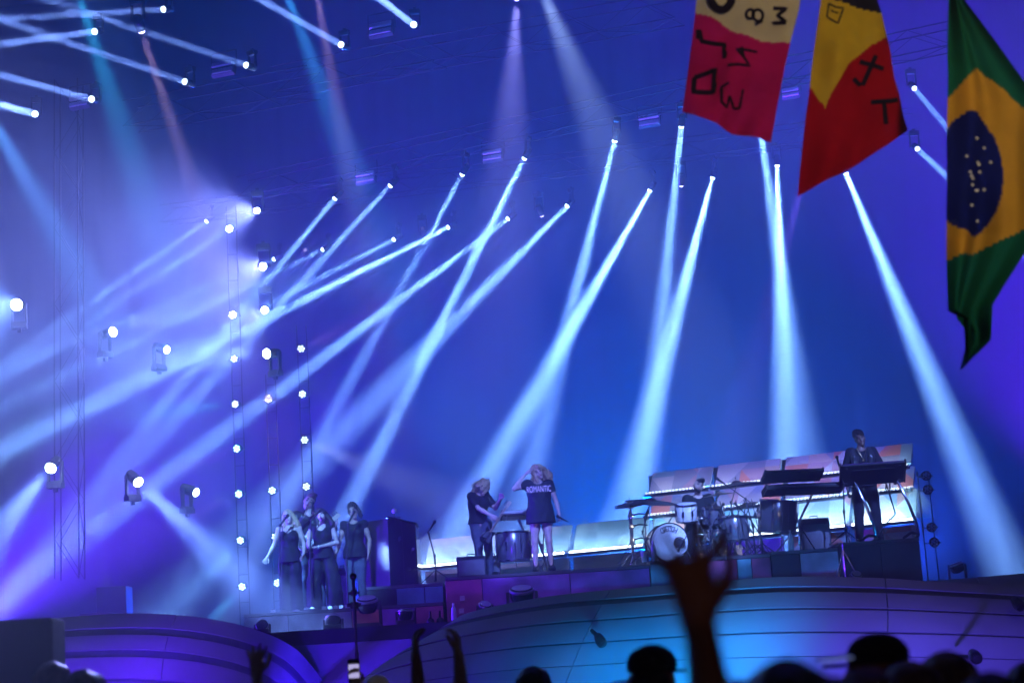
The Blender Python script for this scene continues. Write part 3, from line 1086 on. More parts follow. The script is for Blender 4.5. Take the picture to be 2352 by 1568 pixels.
def person(label, loc, J, skin, face=True, rz=0, scale=1., h=.009, legs=True, hands=((.4, .1), (.4, .1)), group=None, female=False):
    """J: joint dictionary in metres, facing -y. returns (thing, head function, joints)"""
    t = thing('person', label, 'person', loc, rz, group)
    t.scale = (scale,) * 3
    B = Body()
    f = .92 if female else 1.
    pel, ch, nk, hd = J['pelvis'], J['chest'], J['neck'], J['head']
    B.ell(pel, V(.155, .115, .12) * (1.02 if female else 1), .05)
    wa = (pel + ch) / 2
    B.ell(wa, V(.125 * f, .095, .16), .07)
    B.ell(ch, V(.165 * f, .115, .17), .06)
    for s, k in ((0, 'L'), (1, 'R')):
        sh, el, wr = J['sh' + k], J['el' + k], J['wr' + k]
        B.cone(ch + V(0, 0, .10), sh, .06 * f, .052 * f, .05)
        m1 = sh * .45 + el * .55
        B.chain([sh, m1, el], [.052 * f, .045 * f, .036 * f], .03)
        m2 = el * .65 + wr * .35
        B.chain([el, m2, wr], [.037 * f, .039 * f, .025 * f], .02)
        hdv = J.get('hd' + k, wr - el)
        hand(B, wr, hdv, J.get('pn' + k, V(0, 1, 0)), J.get('th' + k, 1), curl=hands[s][0], spread=hands[s][1], sc=.95 * f)
    if female:
        for s in (-1, 1):
            B.ell(ch + V(s * .07, -.09, -.01), V(.06, .055, .06), .04)
    B.cone(ch + V(0, .01, .14), nk, .06 * f, .05 * f, .04)
    B.cone(nk, hd + V(0, .01, -.07), .05 * f, .046 * f, .03)
    g = head_sdf(B, hd, *J.get('hrot', (0, 0, 0)))
    if legs:
        for k in 'LR':
            hp, kn, an, to = J['hip' + k], J['kn' + k], J['an' + k], J['to' + k]
            B.chain([hp, (hp + kn) / 2, kn], [.088, .075, .052], .04)
            B.chain([kn, kn * .62 + an * .38 + V(0, .012, 0), an], [.052, .052, .034], .03)
            B.cone(an + V(0, .025, -.045), to, .034, .028, .03)
    put(B.mesh('body', skin, h), 'body', t)
    if face:
        face_parts(t, g)
    return t, g, J


def std(Hh=1.75, lean=0, spread=.1, **kw):
    k = Hh / 1.75
    J = dict(pelvis=V(0, 0, .96), chest=V(0, lean, 1.29), neck=V(0, lean + .0, 1.49), head=V(0, lean - .015, 1.625),
             shL=V(-.175, lean, 1.425), shR=V(.175, lean, 1.425), elL=V(-.22, lean + .02, 1.15), elR=V(.22, lean + .02, 1.15), wrL=V(-.235, -.06, .91), wrR=V(.235, -.06, .91),
             hipL=V(-.085, 0, .92), hipR=V(.085, 0, .92), knL=V(-spread, -.02, .50), knR=V(spread, -.02, .50), anL=V(-spread - .01, 0, .085), anR=V(spread + .01, 0, .085),
             toL=V(-spread - .03, -.16, .035), toR=V(spread + .03, -.16, .035), pnL=V(1, 0, 0), pnR=V(-1, 0, 0), thL=-1, thR=1)
    for q in J:
        if isinstance(J[q], np.ndarray) and not q.startswith('pn'):
            J[q] = J[q] * k
    J.update(kw)
    return J


def trousers(t, J, m, off=.016, wide=0, top=.1, h=.011):
    B = Body()
    B.ell(J['pelvis'] + V(0, 0, .02), V(.165, .125, .12), .05)
    for k in 'LR':
        hp, kn, an = J['hip' + k], J['kn' + k], J['an' + k]
        B.chain([hp, (hp + kn) / 2, kn], [.092 + off, .078 + off + wide * .3, .056 + off + wide * .6], .035)
        B.chain([kn, (kn + an) / 2, an + V(0, 0, -.03)], [.056 + off + wide * .6, .05 + off + wide * .8, .042 + off + wide], .03)
    zc = J['pelvis'][2] + top
    put(B.mesh('trousers', m, h, cut=lambda X, Y, Z: np.maximum(Z - zc + 0 * X + 0 * Y, .03 - Z), noise=.003, nf=26), 'trousers', t)


def shoes(t, J, m, boot=0):
    B = Body()
    for k in 'LR':
        an, to = J['an' + k], J['to' + k]
        B.chain([an + V(0, .03, -.045), (an + to) / 2 + V(0, 0, -.015), to], [.042, .044, .038], .02)
        B.cone(an + V(0, .015, -.04), an + V(0, .01, .03 + boot), .045, .046, .02)
    put(B.mesh('shoes', m, .01, cut=lambda X, Y, Z: .002 - Z + 0 * X + 0 * Y), 'shoes', t)


def top_cloth(t, J, m, off=.014, sleeve=0., hem=.78, neck=1.5, female=False, flare=0., name='shirt', strap=False, h=.011, noise=.003):
    """torso garment; sleeve: share of the upper arm covered (2 = to the wrist)"""
    B = Body()
    pel, ch = J['pelvis'], J['chest']
    f = .94 if female else 1.
    B.ell(ch + V(0, 0, .0), V(.168 * f + off, .12 + off, .175), .06)
    B.ell((pel + ch) / 2, V(.135 * f + off + flare * .4, .105 + off, .17), .07)
    if hem < J['pelvis'][2] + .12:
        B.ell(pel, V(.158 + off + flare, .118 + off + flare * .5, .16), .05)
    if hem < J['pelvis'][2] - .05:
        B.cone(pel, V(pel[0], pel[1], hem), .15 + off + flare, .17 + off + flare, .05)
    if name == 'dress':
        B.cone(ch + V(0, 0, -.02), V(pel[0], pel[1], hem), .165, .205, .06)
    if female:
        for s in (-1, 1):
            B.ell(ch + V(s * .07, -.095, -.01), V(.064, .06, .066), .04)
    for k in 'LR':
        sh, el, wr = J['sh' + k], J['el' + k], J['wr' + k]
        if not strap:
            B.cone(ch + V(0, 0, .11), sh, .068 * f, .056 * f + off * .6, .05)
        if sleeve > 0:
            e = sh + (el - sh) * min(1, sleeve)
            B.cone(sh, e, .055 * f + off, .05 + off, .03)
            if sleeve > 1:
                B.cone(el, el + (wr - el) * (sleeve - 1), .046 + off, .034 + off, .03)
    hd = J['head']

    def cut(X, Y, Z):
        c = np.maximum(hem - Z, 0 * X) * 1.0 + 0 * Y
        c = np.where(hem - Z > 0, hem - Z + 0 * X + 0 * Y, -1.0 + 0 * X + 0 * Y + 0 * Z)
        n = .09 - np.sqrt((X - J['neck'][0]) ** 2 + (Y - J['neck'][1] + .03) ** 2 + ((Z - neck) * .8) ** 2)
        c = np.maximum(c, n)
        if strap:
            c = np.maximum(c, Z - (J['chest'][2] + .10) + 0 * X + 0 * Y)
        return c
    o = put(B.mesh(name, m, h, cut=cut, noise=noise, nf=24), name, t)
    return o


def text_mesh(s, size, m, name='lettering', ext=.002):
    c = bpy.data.curves.new('txt', 'FONT')
    c.body = s
    c.size = size
    c.extrude = ext
    c.align_x = 'CENTER'
    c.align_y = 'CENTER'
    o = bpy.data.objects.new('txt', c)
    COL.objects.link(o)
    bpy.context.view_layer.update()
    me = bpy.data.meshes.new_from_object(o.evaluated_get(bpy.context.evaluated_depsgraph_get()))
    bpy.data.objects.remove(o)
    bpy.data.curves.remove(c)
    me.name = name
    me.materials.clear()
    me.materials.append(m)
    return me

# ------------------------------------------------------------------ the performers


def stand_at(u, vtop, D, z):
    p = P(u, (vtop + 1300) / 2, D)
    top = P(u, vtop, D).z
    return Vector((p.x, D, z)), (top - z) / 1.775


def hair(t, g, m, blobs, noise=.004, nf=45, name='hair', h=.009, strands=None):
    B = Body()
    for q in blobs:
        if len(q) == 2:
            c, r = q
            B.ell(g(*c), V(*r), .03)
        else:
            a, b, ra, rb = q
            B.cone(g(*a), g(*b), ra, rb, .03)
    put(B.mesh(name, m, h, noise=noise, nf=nf), name, t)
    if strands:
        n, L, wav = strands
        rs = random.Random(n + int(L * 100))
        mb = MB()
        for _ in range(n):
            a = rs.uniform(0, 2 * PI)
            if abs(a - 1.5 * PI) < .75:
                continue
            ca, sa = math.cos(a), math.sin(a)
            ph = rs.uniform(0, 6)
            ll = L * rs.uniform(.7, 1.15)
            pts = [(ca * .03, .02 + sa * .03, .135), (ca * .08, .03 + sa * .085, .09), (ca * .105, .035 + sa * .105, .0)]
            for q in range(1, 6):
                f = q / 5
                pts.append((ca * (.108 + .03 * f) + wav * math.sin(ph + f * 5), .035 + sa * (.108 + .03 * f) + wav * math.cos(ph + f * 4), -ll * f))
            mb.tube([tuple(g(*p)) for p in pts], [.004, .005, .006, .006, .006, .005, .004, .002], 4)
        mb.build('hair_strands', m, t, True)


def microphone(name, label, loc, d, group=None, parent_scale=1):
    t = thing(name, label, 'microphone', loc, 0, group)
    d = Vector(d).normalized()
    MB().cyl((0, 0, 0), d * .16, .011, .017).build('handle', BLACK, t, True)
    MB().ball(tuple(d * .185), .028, 12).build('grille', DARKM, t, True)
    return t


ZT, ZC, ZL, ZD, ZP, ZK = RZ['trio'], RZ['cab'], RZ['lead'], RZ['drum'], RZ['perc'], RZ['keys']

# blonde backing singer
loc, sc = stand_at(664, 1167, 28.9, ZT)
J = std(spread=.09, elL=V(-.27, .0, 1.16), wrL=V(-.37, -.06, .97), hdL=V(-.5, -.2, -.8), pnL=V(.2, -1, 0), elR=V(.25, .03, 1.15), wrR=V(.27, -.14, .96), hdR=V(-.1, -.6, -.5), hrot=(-.08, .05, -.25))
t, g, J = person('blonde backing singer in a black strappy jumpsuit at the left microphone', loc, J, SKIN, scale=sc, rz=-.1, female=True, hands=((.2, .2), (.3, .2)))
hair(t, g, HAIRB, [((0, .03, .045), (.088, .095, .09)), ((-.075, .01, .03), (-.105, .0, -.15), .035, .045), ((.075, .02, .03), (.12, .02, -.17), .035, .05), ((0, .08, 0), (0, .09, -.19), .07, .08), ((.1, .0, -.15), (.115, -.02, -.24), .045, .02), ((-.1, -.0, -.15), (-.1, -.03, -.23), .04, .02)], strands=(60, .2, .012))
o = top_cloth(t, J, CBLK, female=True, strap=True, hem=.85, neck=1.38, flare=.01, name='camisole')
s = MB()
for q in (-1, 1):
    s.tube([(q * .075, -.135, 1.38), (q * .1, -.08, 1.46), (q * .1, 0, 1.485), (q * .09, .1, 1.4)], .007)
s.build('strap', CBLK, o, True)
trousers(t, J, CBLK, wide=.05)
shoes(t, J, BLACKG)

# singer with long dark hair, hands clasped
loc, sc = stand_at(740, 1163, 28.75, ZT)
J = std(spread=.17, elL=V(-.24, -.02, 1.17), wrL=V(-.20, -.25, 1.10), hdL=V(.1, -.6, .05), elR=V(.25, .03, 1.14), wrR=V(-.02, -.24, 1.07), hdR=V(-1, -.25, .05), pnR=V(0, 0, -1), pnL=V(1, 0, 0), hrot=(-.05, .0, -.35))
J['toR'] = V(.25, -.13, .035)
t, g, J = person('backing singer with long dark hair, hands together, wide black trousers', loc, J, SKIN, scale=sc, rz=-.1, female=True, hands=((.6, .1), (.35, .15)))
hair(t, g, HAIRD, [((0, .03, .045), (.087, .095, .088)), ((-.075, .02, .03), (-.09, -.01, -.19), .03, .03), ((.078, .02, .03), (.13, .0, -.22), .035, .05), ((0, .08, 0), (0, .1, -.25), .07, .08), ((.03, -.06, .09), (.075, -.03, .02), .03, .03)], strands=(60, .24, .006))
top_cloth(t, J, CBLK, female=True, hem=.88, neck=1.40, name='tank_top')
trousers(t, J, CBLK, wide=.085)
shoes(t, J, BLACKG)
MB().lathe([(.029, -.012), (.031, 0), (.029, .012)], tuple(J['wrR'] + V(-.0, 0, 0)), (1, .2, 0), 12, False).build('bracelet', WHITEP, t, True)

# fourth singer, hair up
loc, sc = stand_at(814, 1156, 29.0, ZT)
J = std(spread=.09, elL=V(-.26, .02, 1.15), wrL=V(-.33, -.05, .92), hdL=V(-.25, -.1, -1), elR=V(.25, .03, 1.15), wrR=V(.25, -.12, .92), hdR=V(-.1, -.2, -1), hrot=(-.02, .0, -.3))
t, g, J = person('backing singer with curly hair tied up in a black sleeveless top', loc, J, SKINM, scale=sc, rz=-.08, female=True, hands=((.35, .12), (.3, .15)))
hair(t, g, HAIRD, [((0, .03, .05), (.088, .096, .088)), ((.01, .05, .12), (.08, .08, .07)), ((.07, .06, .06), (.105, .05, -.09), .04, .03), ((.09, .02, .0), (.1, .0, -.13), .022, .015)], noise=.01, nf=70)
top_cloth(t, J, CBLK, female=True, hem=.86, neck=1.52, sleeve=.12, flare=.02, name='sleeveless_top')
trousers(t, J, CJEAN, wide=.0)
shoes(t, J, BLACK)

# man with leather jacket and guitar, behind the singers
loc, sc = stand_at(712, 1130, 29.7, ZT)
J = std(spread=.12, elL=V(-.26, -.06, 1.2), wrL=V(-.03, -.2, 1.40), hdL=V(.35, .1, .8), pnL=V(0, 1, 0), elR=V(.27, -.1, 1.19), wrR=V(.34, -.28, 1.22), hdR=V(.4, -.2, .5), hrot=(-.05, 0, .55))
t, g, J = person('man in a leather jacket with quiffed hair behind the singers, hand at his chin', loc, J, SKIN, scale=sc, rz=.15, hands=((.9, .05), (.8, .05)))
hair(t, g, HAIRR, [((0, .035, .055), (.082, .09, .078)), ((0, -.03, .115), (.06, .075, .035)), ((.02, -.06, .12), (.045, .045, .03))])
top_cloth(t, J, CBLK, hem=.9, neck=1.5, name='shirt')
top_cloth(t, J, LEATH, off=.03, sleeve=1.85, hem=.93, neck=1.44, name='jacket', noise=.006)
trousers(t, J, CJEAN)
shoes(t, J, BLACK)
MANLOC, MANSC = loc, sc

# bass player
loc, sc = stand_at(1104, 1090, 28.9, ZL)
J = std(spread=.07, pelvis=V(-.05, 0, .95), chest=V(-.02, -.06, 1.27), neck=V(.03, -.08, 1.47), head=V(.075, -.11, 1.575),
        shL=V(-.14, -.13, 1.40), shR=V(.11, .08, 1.42), elL=V(-.02, -.27, 1.17), wrL=V(.18, -.29, 1.04), hdL=V(.6, 0, -.4), pnL=V(0, 1, 0), elR=V(.27, -.05, 1.17), wrR=V(.37, -.36, 1.31), hdR=V(.2, -.5, .6), pnR=V(0, -1, 0),
        knL=V(-.06, -.05, .5), knR=V(.1, .04, .5), anL=V(-.07, .0, .085), anR=V(.13, .05, .085), toL=V(.02, -.14, .035), toR=V(.26, -.06, .035), hrot=(.45, .0, .9))
t, g, J = person('bass player bowing his head with long hair over his face, black shirt and jeans', loc, J, SKIN, scale=sc, hands=((.7, .1), (.9, .1)))
hair(t, g, HAIRB, [((0, .03, .04), (.095, .105, .095)), ((-.07, -.03, .05), (-.09, -.09, -.13), .04, .03), ((.07, -.03, .05), (.09, -.09, -.12), .04, .03), ((0, -.09, .07), (.01, -.13, -.1), .045, .035), ((0, .09, 0), (0, .09, -.16), .07, .05), ((-.05, -.1, .03), (-.05, -.14, -.12), .035, .02)], noise=.012, nf=50, strands=(80, .15, .02))
top_cloth(t, J, CBLK, off=.02, sleeve=.62, hem=.93, neck=1.5, name='t_shirt', noise=.006)
trousers(t, J, CJEAN)
shoes(t, J, BLACK)
BASSLOC, BASSSC = loc, sc

# lead singer
loc, sc = stand_at(1241, 1064, 28.45, ZL)
J = std(spread=.105, shL=V(-.165, 0, 1.44), elL=V(-.40, -.06, 1.38), wrL=V(-.20, -.07, 1.60), hdL=V(.7, .0, .75), pnL=V(.6, .3, -.6), elR=V(.27, .03, 1.16), wrR=V(.31, -.05, .92), hdR=V(.15, -.15, -1), hrot=(.22, .0, -.45),
        knL=V(-.115, -.03, .51), knR=V(.115, -.03, .51), anL=V(-.125, 0, .1), anR=V(.125, 0, .1), toL=V(-.15, -.15, .04), toR=V(.16, -.15, .04))
t, g, J = person('lead singer in a black t shirt dress reading ROMANTIC, one hand on her head', loc, J, SKIN, scale=sc, female=True, hands=((.5, .15), (.8, .05)))
hair(t, g, HAIRB, [((0, .03, .05), (.1, .105, .095)), ((-.07, -.02, .05), (-.085, -.07, -.12), .035, .025), ((.075, .0, .06), (.15, .02, -.12), .055, .065), ((.06, .07, .02), (.12, .08, -.22), .075, .06), ((.15, .01, -.1), (.16, .0, -.2), .05, .025), ((.03, -.07, .09), (.09, -.05, .02), .04, .035)], noise=.012, nf=38, strands=(90, .2, .03))
dr = top_cloth(t, J, CNAVY, off=.026, sleeve=.3, hem=.80, neck=1.52, flare=.04, name='dress', noise=.006)
shoes(t, J, BLACKG, boot=.11)
FOIL = mat('pink_print', (.85, .62, .64), .55, var=.1)
tx = text_mesh('ROMANTIC', .125, FOIL)
o = part('lettering', tx, dr, (.0, -.226, 1.33), Euler((PI / 2 - .1, 0, 0)))
o.scale = (.62, 1.15, 1)
LEADLOC, LEADSC = loc, sc
m1 = loc + Vector(J['wrR'] + V(.03, -.10, -.085)) * sc
microphone('microphone', 'black hand microphone in the hand of the lead singer', m1 + Vector((.10, 0, -.05)), (-1, -.1, .55))

# drummer (seated)
SEAT = .52
pd = P(1607, 1200, 29.35)
top = P(1607, 1091, 29.35).z
loc = Vector((pd.x, 29.35, ZD))
hs = top - ZD
dz = hs - 1.775
J = std(pelvis=V(0, .06, .96 + dz), chest=V(0, .02, 1.27 + dz), neck=V(.01, 0, 1.47 + dz), head=V(.02, -.03, 1.60 + dz), shL=V(-.18, 0, 1.40 + dz), shR=V(.18, 0, 1.40 + dz),
        elL=V(-.27, -.08, 1.15 + dz), wrL=V(-.20, -.32, 1.10 + dz), hdL=V(.1, -1, .1), pnL=V(0, 0, -1), elR=V(.28, -.06, 1.15 + dz), wrR=V(.22, -.3, 1.14 + dz), hdR=V(-.1, -1, .1), pnR=V(0, 0, -1),
        hipL=V(-.1, .05, .92 + dz), hipR=V(.1, .05, .92 + dz), knL=V(-.2, -.33, .60), knR=V(.22, -.33, .60), anL=V(-.2, -.30, .12), anR=V(.24, -.34, .12), toL=V(-.21, -.47, .05), toR=V(.25, -.5, .05), hrot=(.25, 0, .55))
t, g, J = person('drummer with undercut hair and beard in a black t shirt behind the kit', loc, J, SKIN, scale=1, hands=((.9, .05), (.9, .05)))
hair(t, g, HAIRD, [((0, .0, .085), (.072, .09, .05)), ((0, -.06, .1), (.05, .05, .035))])
B = Body()
B.chain([g(-.06, -.03, -.06), g(-.03, -.075, -.095), g(.03, -.075, -.095), g(.06, -.03, -.06)], [.014, .022, .022, .014], .02)
put(B.mesh('beard', HAIRD, .007), 'beard', t)
top_cloth(t, J, CBLK, off=.016, sleeve=.6, hem=.9 + dz, neck=1.49 + dz, name='t_shirt')
trousers(t, J, CBLK)
shoes(t, J, BLACK)
DRLOC = loc
t = thing('drum_throne', 'round black drum throne under the drummer', 'stool', loc + Vector((0, .08, 0)))
MB().lathe([(.02, 0), (.16, 0), (.18, .03), (.18, .06), (.15, .09), (.01, .1)], (0, 0, .80 + dz - .08), n=20).build('seat', LEATH, t, True)
MB().cyl((0, 0, .25), (0, 0, .74 + dz), .02).build('post', CHROME, t, True)
for k in range(3):
    a = k * 2 * PI / 3 + .4
    MB().cyl((0, 0, .35), (.26 * math.cos(a), .26 * math.sin(a), .012), .012).build('leg', CHROME, t, True)
for s, (hx, d) in enumerate([('L', (.25, -.9, .25)), ('R', (-.2, -.9, .3))]):
    w = Vector(J['wr' + hx]) + loc
    t = thing('drumstick', 'wooden drumstick in the %s hand of the drummer' % ('left side' if s == 0 else 'right side'), 'drumstick', w + Vector((0, -.09, 0)))
    dd = Vector(d).normalized()
    MB().tube([tuple(-dd * .08), tuple(dd * .25), tuple(dd * .31), tuple(dd * .33)], [.008, .007, .0045, .006]).build('stick', mat('hickory', (.5, .36, .2), .5), t, True)

# keyboard player
loc, sc = stand_at(1988, 985, 29.0, ZK)
J = std(spread=.10, elL=V(-.27, .06, 1.13), wrL=V(-.27, -.06, .88), hdL=V(.05, -.2, -1), elR=V(.29, .0, 1.17), wrR=V(.19, -.29, 1.16), hdR=V(-.1, -1, -.1), pnR=V(0, 0, -1), hrot=(-.08, 0, -.3),
        knL=V(-.12, -.02, .5), knR=V(.13, -.02, .5), anL=V(-.15, 0, .085), anR=V(.16, 0, .085))
t, g, J = person('keyboard player in a shiny leather vest standing behind the right keyboard', loc, J, SKIND, scale=sc, rz=-.05, hands=((.35, .1), (.4, .1)))
hair(t, g, HAIRD, [((0, .02, .07), (.088, .096, .075)), ((0, -.01, .11), (.075, .08, .05))], noise=.006, nf=90)
top_cloth(t, J, CBLK, sleeve=.75, hem=.88, neck=1.52, name='t_shirt')
B = Body()
for s in (-1, 1):
    B.chain([V(s * .13, .0, 1.45), V(s * .125, -.12, 1.32), V(s * .12, -.135, 1.15), V(s * .115, -.12, 1.0)], [.055, .055, .05, .045], .03)
put(B.mesh('vest', LEATH, .01, noise=.006, nf=30), 'vest', t)
MB().tube([(-.08, -.11, 1.49), (-.04, -.155, 1.38), (0, -.165, 1.29), (.04, -.155, 1.38), (.08, -.11, 1.49)], .004).ball((0, -.17, 1.275), .022, 8).build('necklace', mat('gold', (.8, .6, .25), .3, 1), t, True)
trousers(t, J, CBLK)
shoes(t, J, BLACK)
MB().lathe([(.03, -.012), (.033, 0), (.03, .012)], tuple(J['wrL'] + V(0, 0, .03)), (0, -.3, 1), 12, False).build('wristwatch', CHROME, t, True)

# ------------------------------------------------------------------ instruments and stage gear


def guitar(label, loc, ang, sc, bodym, guard, tilt=.2, bass=False, yaw=0):
    """body at origin, neck along +x before rotation, face towards -y"""
    t = thing('bass_guitar' if bass else 'electric_guitar', label, 'guitar', loc)
    t.rotation_euler = (tilt, -ang, yaw)
    t.scale = (sc,) * 3
    out = [(-.20, .0), (-.19, .10), (-.12, .155), (-.03, .13), (.05, .105), (.12, .14), (.19, .13) if bass else (.16, .125), (.155, .07), (.13, .035), (.13, -.035), (.15, -.07), (.17, -.11), (.12, -.125), (.04, -.10), (-.04, -.13), (-.13, -.155), (-.19, -.10)]
    MB().prism(out, -.02, .022).build('body', bodym, t, bevel=.01)
    MB().prism([(-.08, .10), (.04, .085), (.115, .03), (.115, -.04), (.03, -.085), (-.10, -.12), (-.14, -.06), (-.06, -.02)], -.026, -.0205).build('pickguard', guard, t)
    L = .66 if bass else .48
    MB().box((.1 + L / 2, -.028, 0), (L, .026, .045), taper=(1, 1)).build('neck', mat('maple', (.35, .22, .12), .4), t, bevel=.004)
    MB().prism([(.1 + L, -.03), (.13 + L, -.045), (.29 + L, -.05), (.3 + L, .0), (.27 + L, .035), (.13 + L, .035), (.1 + L, .025)], -.035, -.018).build('headstock', mat('headstock_pale', (.5, .4, .28), .4), t, bevel=.004)
    for i in range(4):
        MB().cyl((.15 + L + .04 * i, -.03, .03), (.15 + L + .04 * i, -.03, .075), .009).ball((.15 + L + .04 * i, -.03, .08), .014, 8).build('tuning_peg', CHROME, t, True)
    for x in (-.02, .07):
        MB().box((x, -.03, 0), (.035, .012, .075)).build('pickup', BLACK, t)
    MB().box((-.11, -.03, 0), (.05, .014, .08)).build('bridge', CHROME, t)
    for i in range(4):
        z = -.015 + .01 * i
        MB().cyl((-.11, -.045, z), (.14 + L, -.044, z), .0022, n=4).build('string', CHROME, t)
    for i in range(3):
        MB().cyl((-.13 + .035 * i, -.022, -.10 + .01 * i), (-.13 + .035 * i, -.036, -.10 + .01 * i), .011).build('knob', CHROME, t, True)
    return t


cream = mat('guitar_cream', (.75, .70, .58), .25, coat=.5)
guitar('pale electric guitar worn by the man in the leather jacket', P(706, 1243, MANLOC.y - .3), rad(38), .88, cream, mat('guard_white', (.7, .7, .7), .3))
guitar('dark bass guitar held by the bass player, neck raised to the right', P(1120, 1230, BASSLOC.y - .36), rad(54), .68, mat('bass_black', (.015, .015, .02), .15, coat=.8), mat('guard_dark', (.1, .1, .11), .25), bass=True, yaw=.1)
microphone('microphone', 'hand microphone the man in the leather jacket holds at his chin', MANLOC + Vector((.06, -.27, 1.43)) * MANSC, (.1, .3, .9))


def mic_stand(label, base, top, tip, boom=True, mic=True, group=None, tripod=True, matm=None):
    """upright from base to top, boom from top to the microphone tip"""
    base, top, tip = Vector(base), Vector(top), Vector(tip)
    m = matm or BLACK
    t = thing('microphone_stand', label, 'microphone stand', base, 0, group)
    hgt = top.z - base.z
    MB().cyl((0, 0, .02), (0, 0, hgt * .55), .014).cyl((0, 0, hgt * .5), tuple(top - base), .010).build('pole', m, t, True)
    MB().cyl((0, 0, hgt * .5), (0, 0, hgt * .56), .022).build('clutch', m, t, True)
    if tripod:
        for k in range(3):
            a = k * 2 * PI / 3 + .5
            MB().cyl((0, 0, .2), (.28 * math.cos(a), .28 * math.sin(a), .015), .009).ball((.28 * math.cos(a), .28 * math.sin(a), .016), .016, 8).build('leg', m, t, True)
    else:
        MB().lathe([(.14, 0), (.14, .015), (.03, .04), (.014, .05)], n=20).build('base', m, t, True)
    d = tip - top
    if d.length > .05 and boom:
        MB().cyl(tuple(top - base - d * .25), tuple(tip - base), .008).ball(tuple(top - base), .022, 8).build('boom', m, t, True)
    if mic:
        dd = (d.normalized() if d.length > .05 else Vector((0, .6, .7)).normalized())
        a = tip - base
        MB().cyl(tuple(a - dd * .05), tuple(a + dd * .09), .012, .018).ball(tuple(a + dd * .11), .028, 10).build('microphone', DARKM, t, True)
    return t


def sp(u, v, D, z):
    p = P(u, v, D)
    p.z = z
    return p


mic_stand('straight microphone stand before the blonde backing singer', sp(646, 1400, 28.55, ZT), P(643, 1206, 28.55), P(650, 1197, 28.55), tripod=False)
mic_stand('microphone stand before the singer with long dark hair', sp(716, 1396, 28.45, ZT), P(715, 1195, 28.45), P(722, 1186, 28.45), tripod=False)
mic_stand('microphone stand before the singer with hair tied up', sp(800, 1392, 28.6, ZT), P(800, 1202, 28.6), P(806, 1190, 28.6), tripod=False)
mic_stand('short empty tripod microphone stand between cabinet and bass player', sp(1002, 1340, 28.9, ZC), P(984, 1222, 28.9), P(990, 1212, 28.9))
mic_stand('tall microphone stand left of the keyboard player', sp(1945, 1243, 28.4, ZK), P(1937, 1110, 28.4), P(1926, 1065, 28.4))
mic_stand('slim chrome microphone stand behind the lead singer', sp(1250, 1304, 29.6, ZL), P(1252, 1190, 29.6), P(1218, 1138, 29.6), matm=CHROME)
mic_stand('low boom stand left of the hi hat', sp(1486, 1290, 28.5, ZD), P(1476, 1220, 28.5), P(1484, 1190, 28.5))

# the tall dark cabinet with sloped lid
def cabinet():
    a, b = P(895, 1190, 29.15), P(960, 1205, 29.5)
    base = P(905, 1345, 29.2)
    zt_l, zt_r = P(838, 1188, 30.2).z, b.z
    t = thing('instrument_cabinet', 'tall dark upright cabinet with a sloped lid right of the backing singers', 'cabinet', (base.x, 29.25, ZC))
    w = P(958, 1270, 29.2).x - P(893, 1270, 29.2).x
    wl = P(893, 1270, 29.3).x - P(836, 1270, 30.3).x
    h = P(893, 1188, 29.25).z - ZC
    h2 = P(958, 1204, 29.25).z - ZC
    gl = mat('cabinet_gloss', (.02, .02, .03), .18, coat=.7)
    x0 = P(893, 1270, 29.25).x - base.x
    MB().add([(x0, 0, 0), (x0 + w, 0, 0), (x0 + w, .9, 0), (x0, .9, 0), (x0, 0, h), (x0 + w, 0, h2), (x0 + w, .9, h2), (x0, .9, h)],
             [(0, 3, 2, 1), (4, 5, 6, 7), (0, 1, 5, 4), (1, 2, 6, 5), (2, 3, 7, 6), (3, 0, 4, 7)]).build('body', gl, t, bevel=.01)
    MB().add([(x0 - .005, 0.01, 0), (x0 - .005, .05, h - .01), (x0 - wl, .85, h + .02), (x0 - wl, .85, 0), (x0 - .02, .06, 0), (x0 - .02, .09, h - .02), (x0 - wl + .03, .88, h + .02), (x0 - wl + .03, .88, 0)],
             [(0, 1, 2, 3), (7, 6, 5, 4), (0, 4, 5, 1), (1, 5, 6, 2), (2, 6, 7, 3), (3, 7, 4, 0)]).build('side_wing', BLACK, t)
    MB().add([(x0 - .02, -.03, h + .004), (x0 + w + .02, -.03, h2 + .004), (x0 + w + .02, .92, h2 + .004), (x0 - .02, .92, h + .004), (x0 - .02, -.03, h + .03), (x0 + w + .02, -.03, h2 + .03), (x0 + w + .02, .92, h2 + .03), (x0 - .02, .92, h + .03)],
             [(0, 3, 2, 1), (4, 5, 6, 7), (0, 1, 5, 4), (1, 2, 6, 5), (2, 3, 7, 6), (3, 0, 4, 7)]).build('lid', BLACKG, t)
    MB().lathe([(.025, 0), (.025, .012)], (x0 + w - .06, -.001, h * .52), (0, -1, 0), 14).build('lock', CHROME, t, True)
    MB().box((x0 + w * .5, -.008, h * .5), (.012, .012, h * .9)).build('door_gap_strip', BLACK, t)
    q = P(906, 1182, 29.4)
    k = thing('desk_microphone', 'small white ball microphone on top of the dark cabinet', 'microphone', (q.x, 29.4, ZC + h - (h - h2) * .2 + .04))
    MB().cyl((0, 0, 0), (0, 0, .07), .008).build('stem', CHROME, k)
    MB().ball((0, 0, .1), .045, 12).build('ball', WHITEP, k, True)
    MB().box((.0, 0, -.0), (.2, .12, .015)).build('base', CHROME, k)


cabinet()


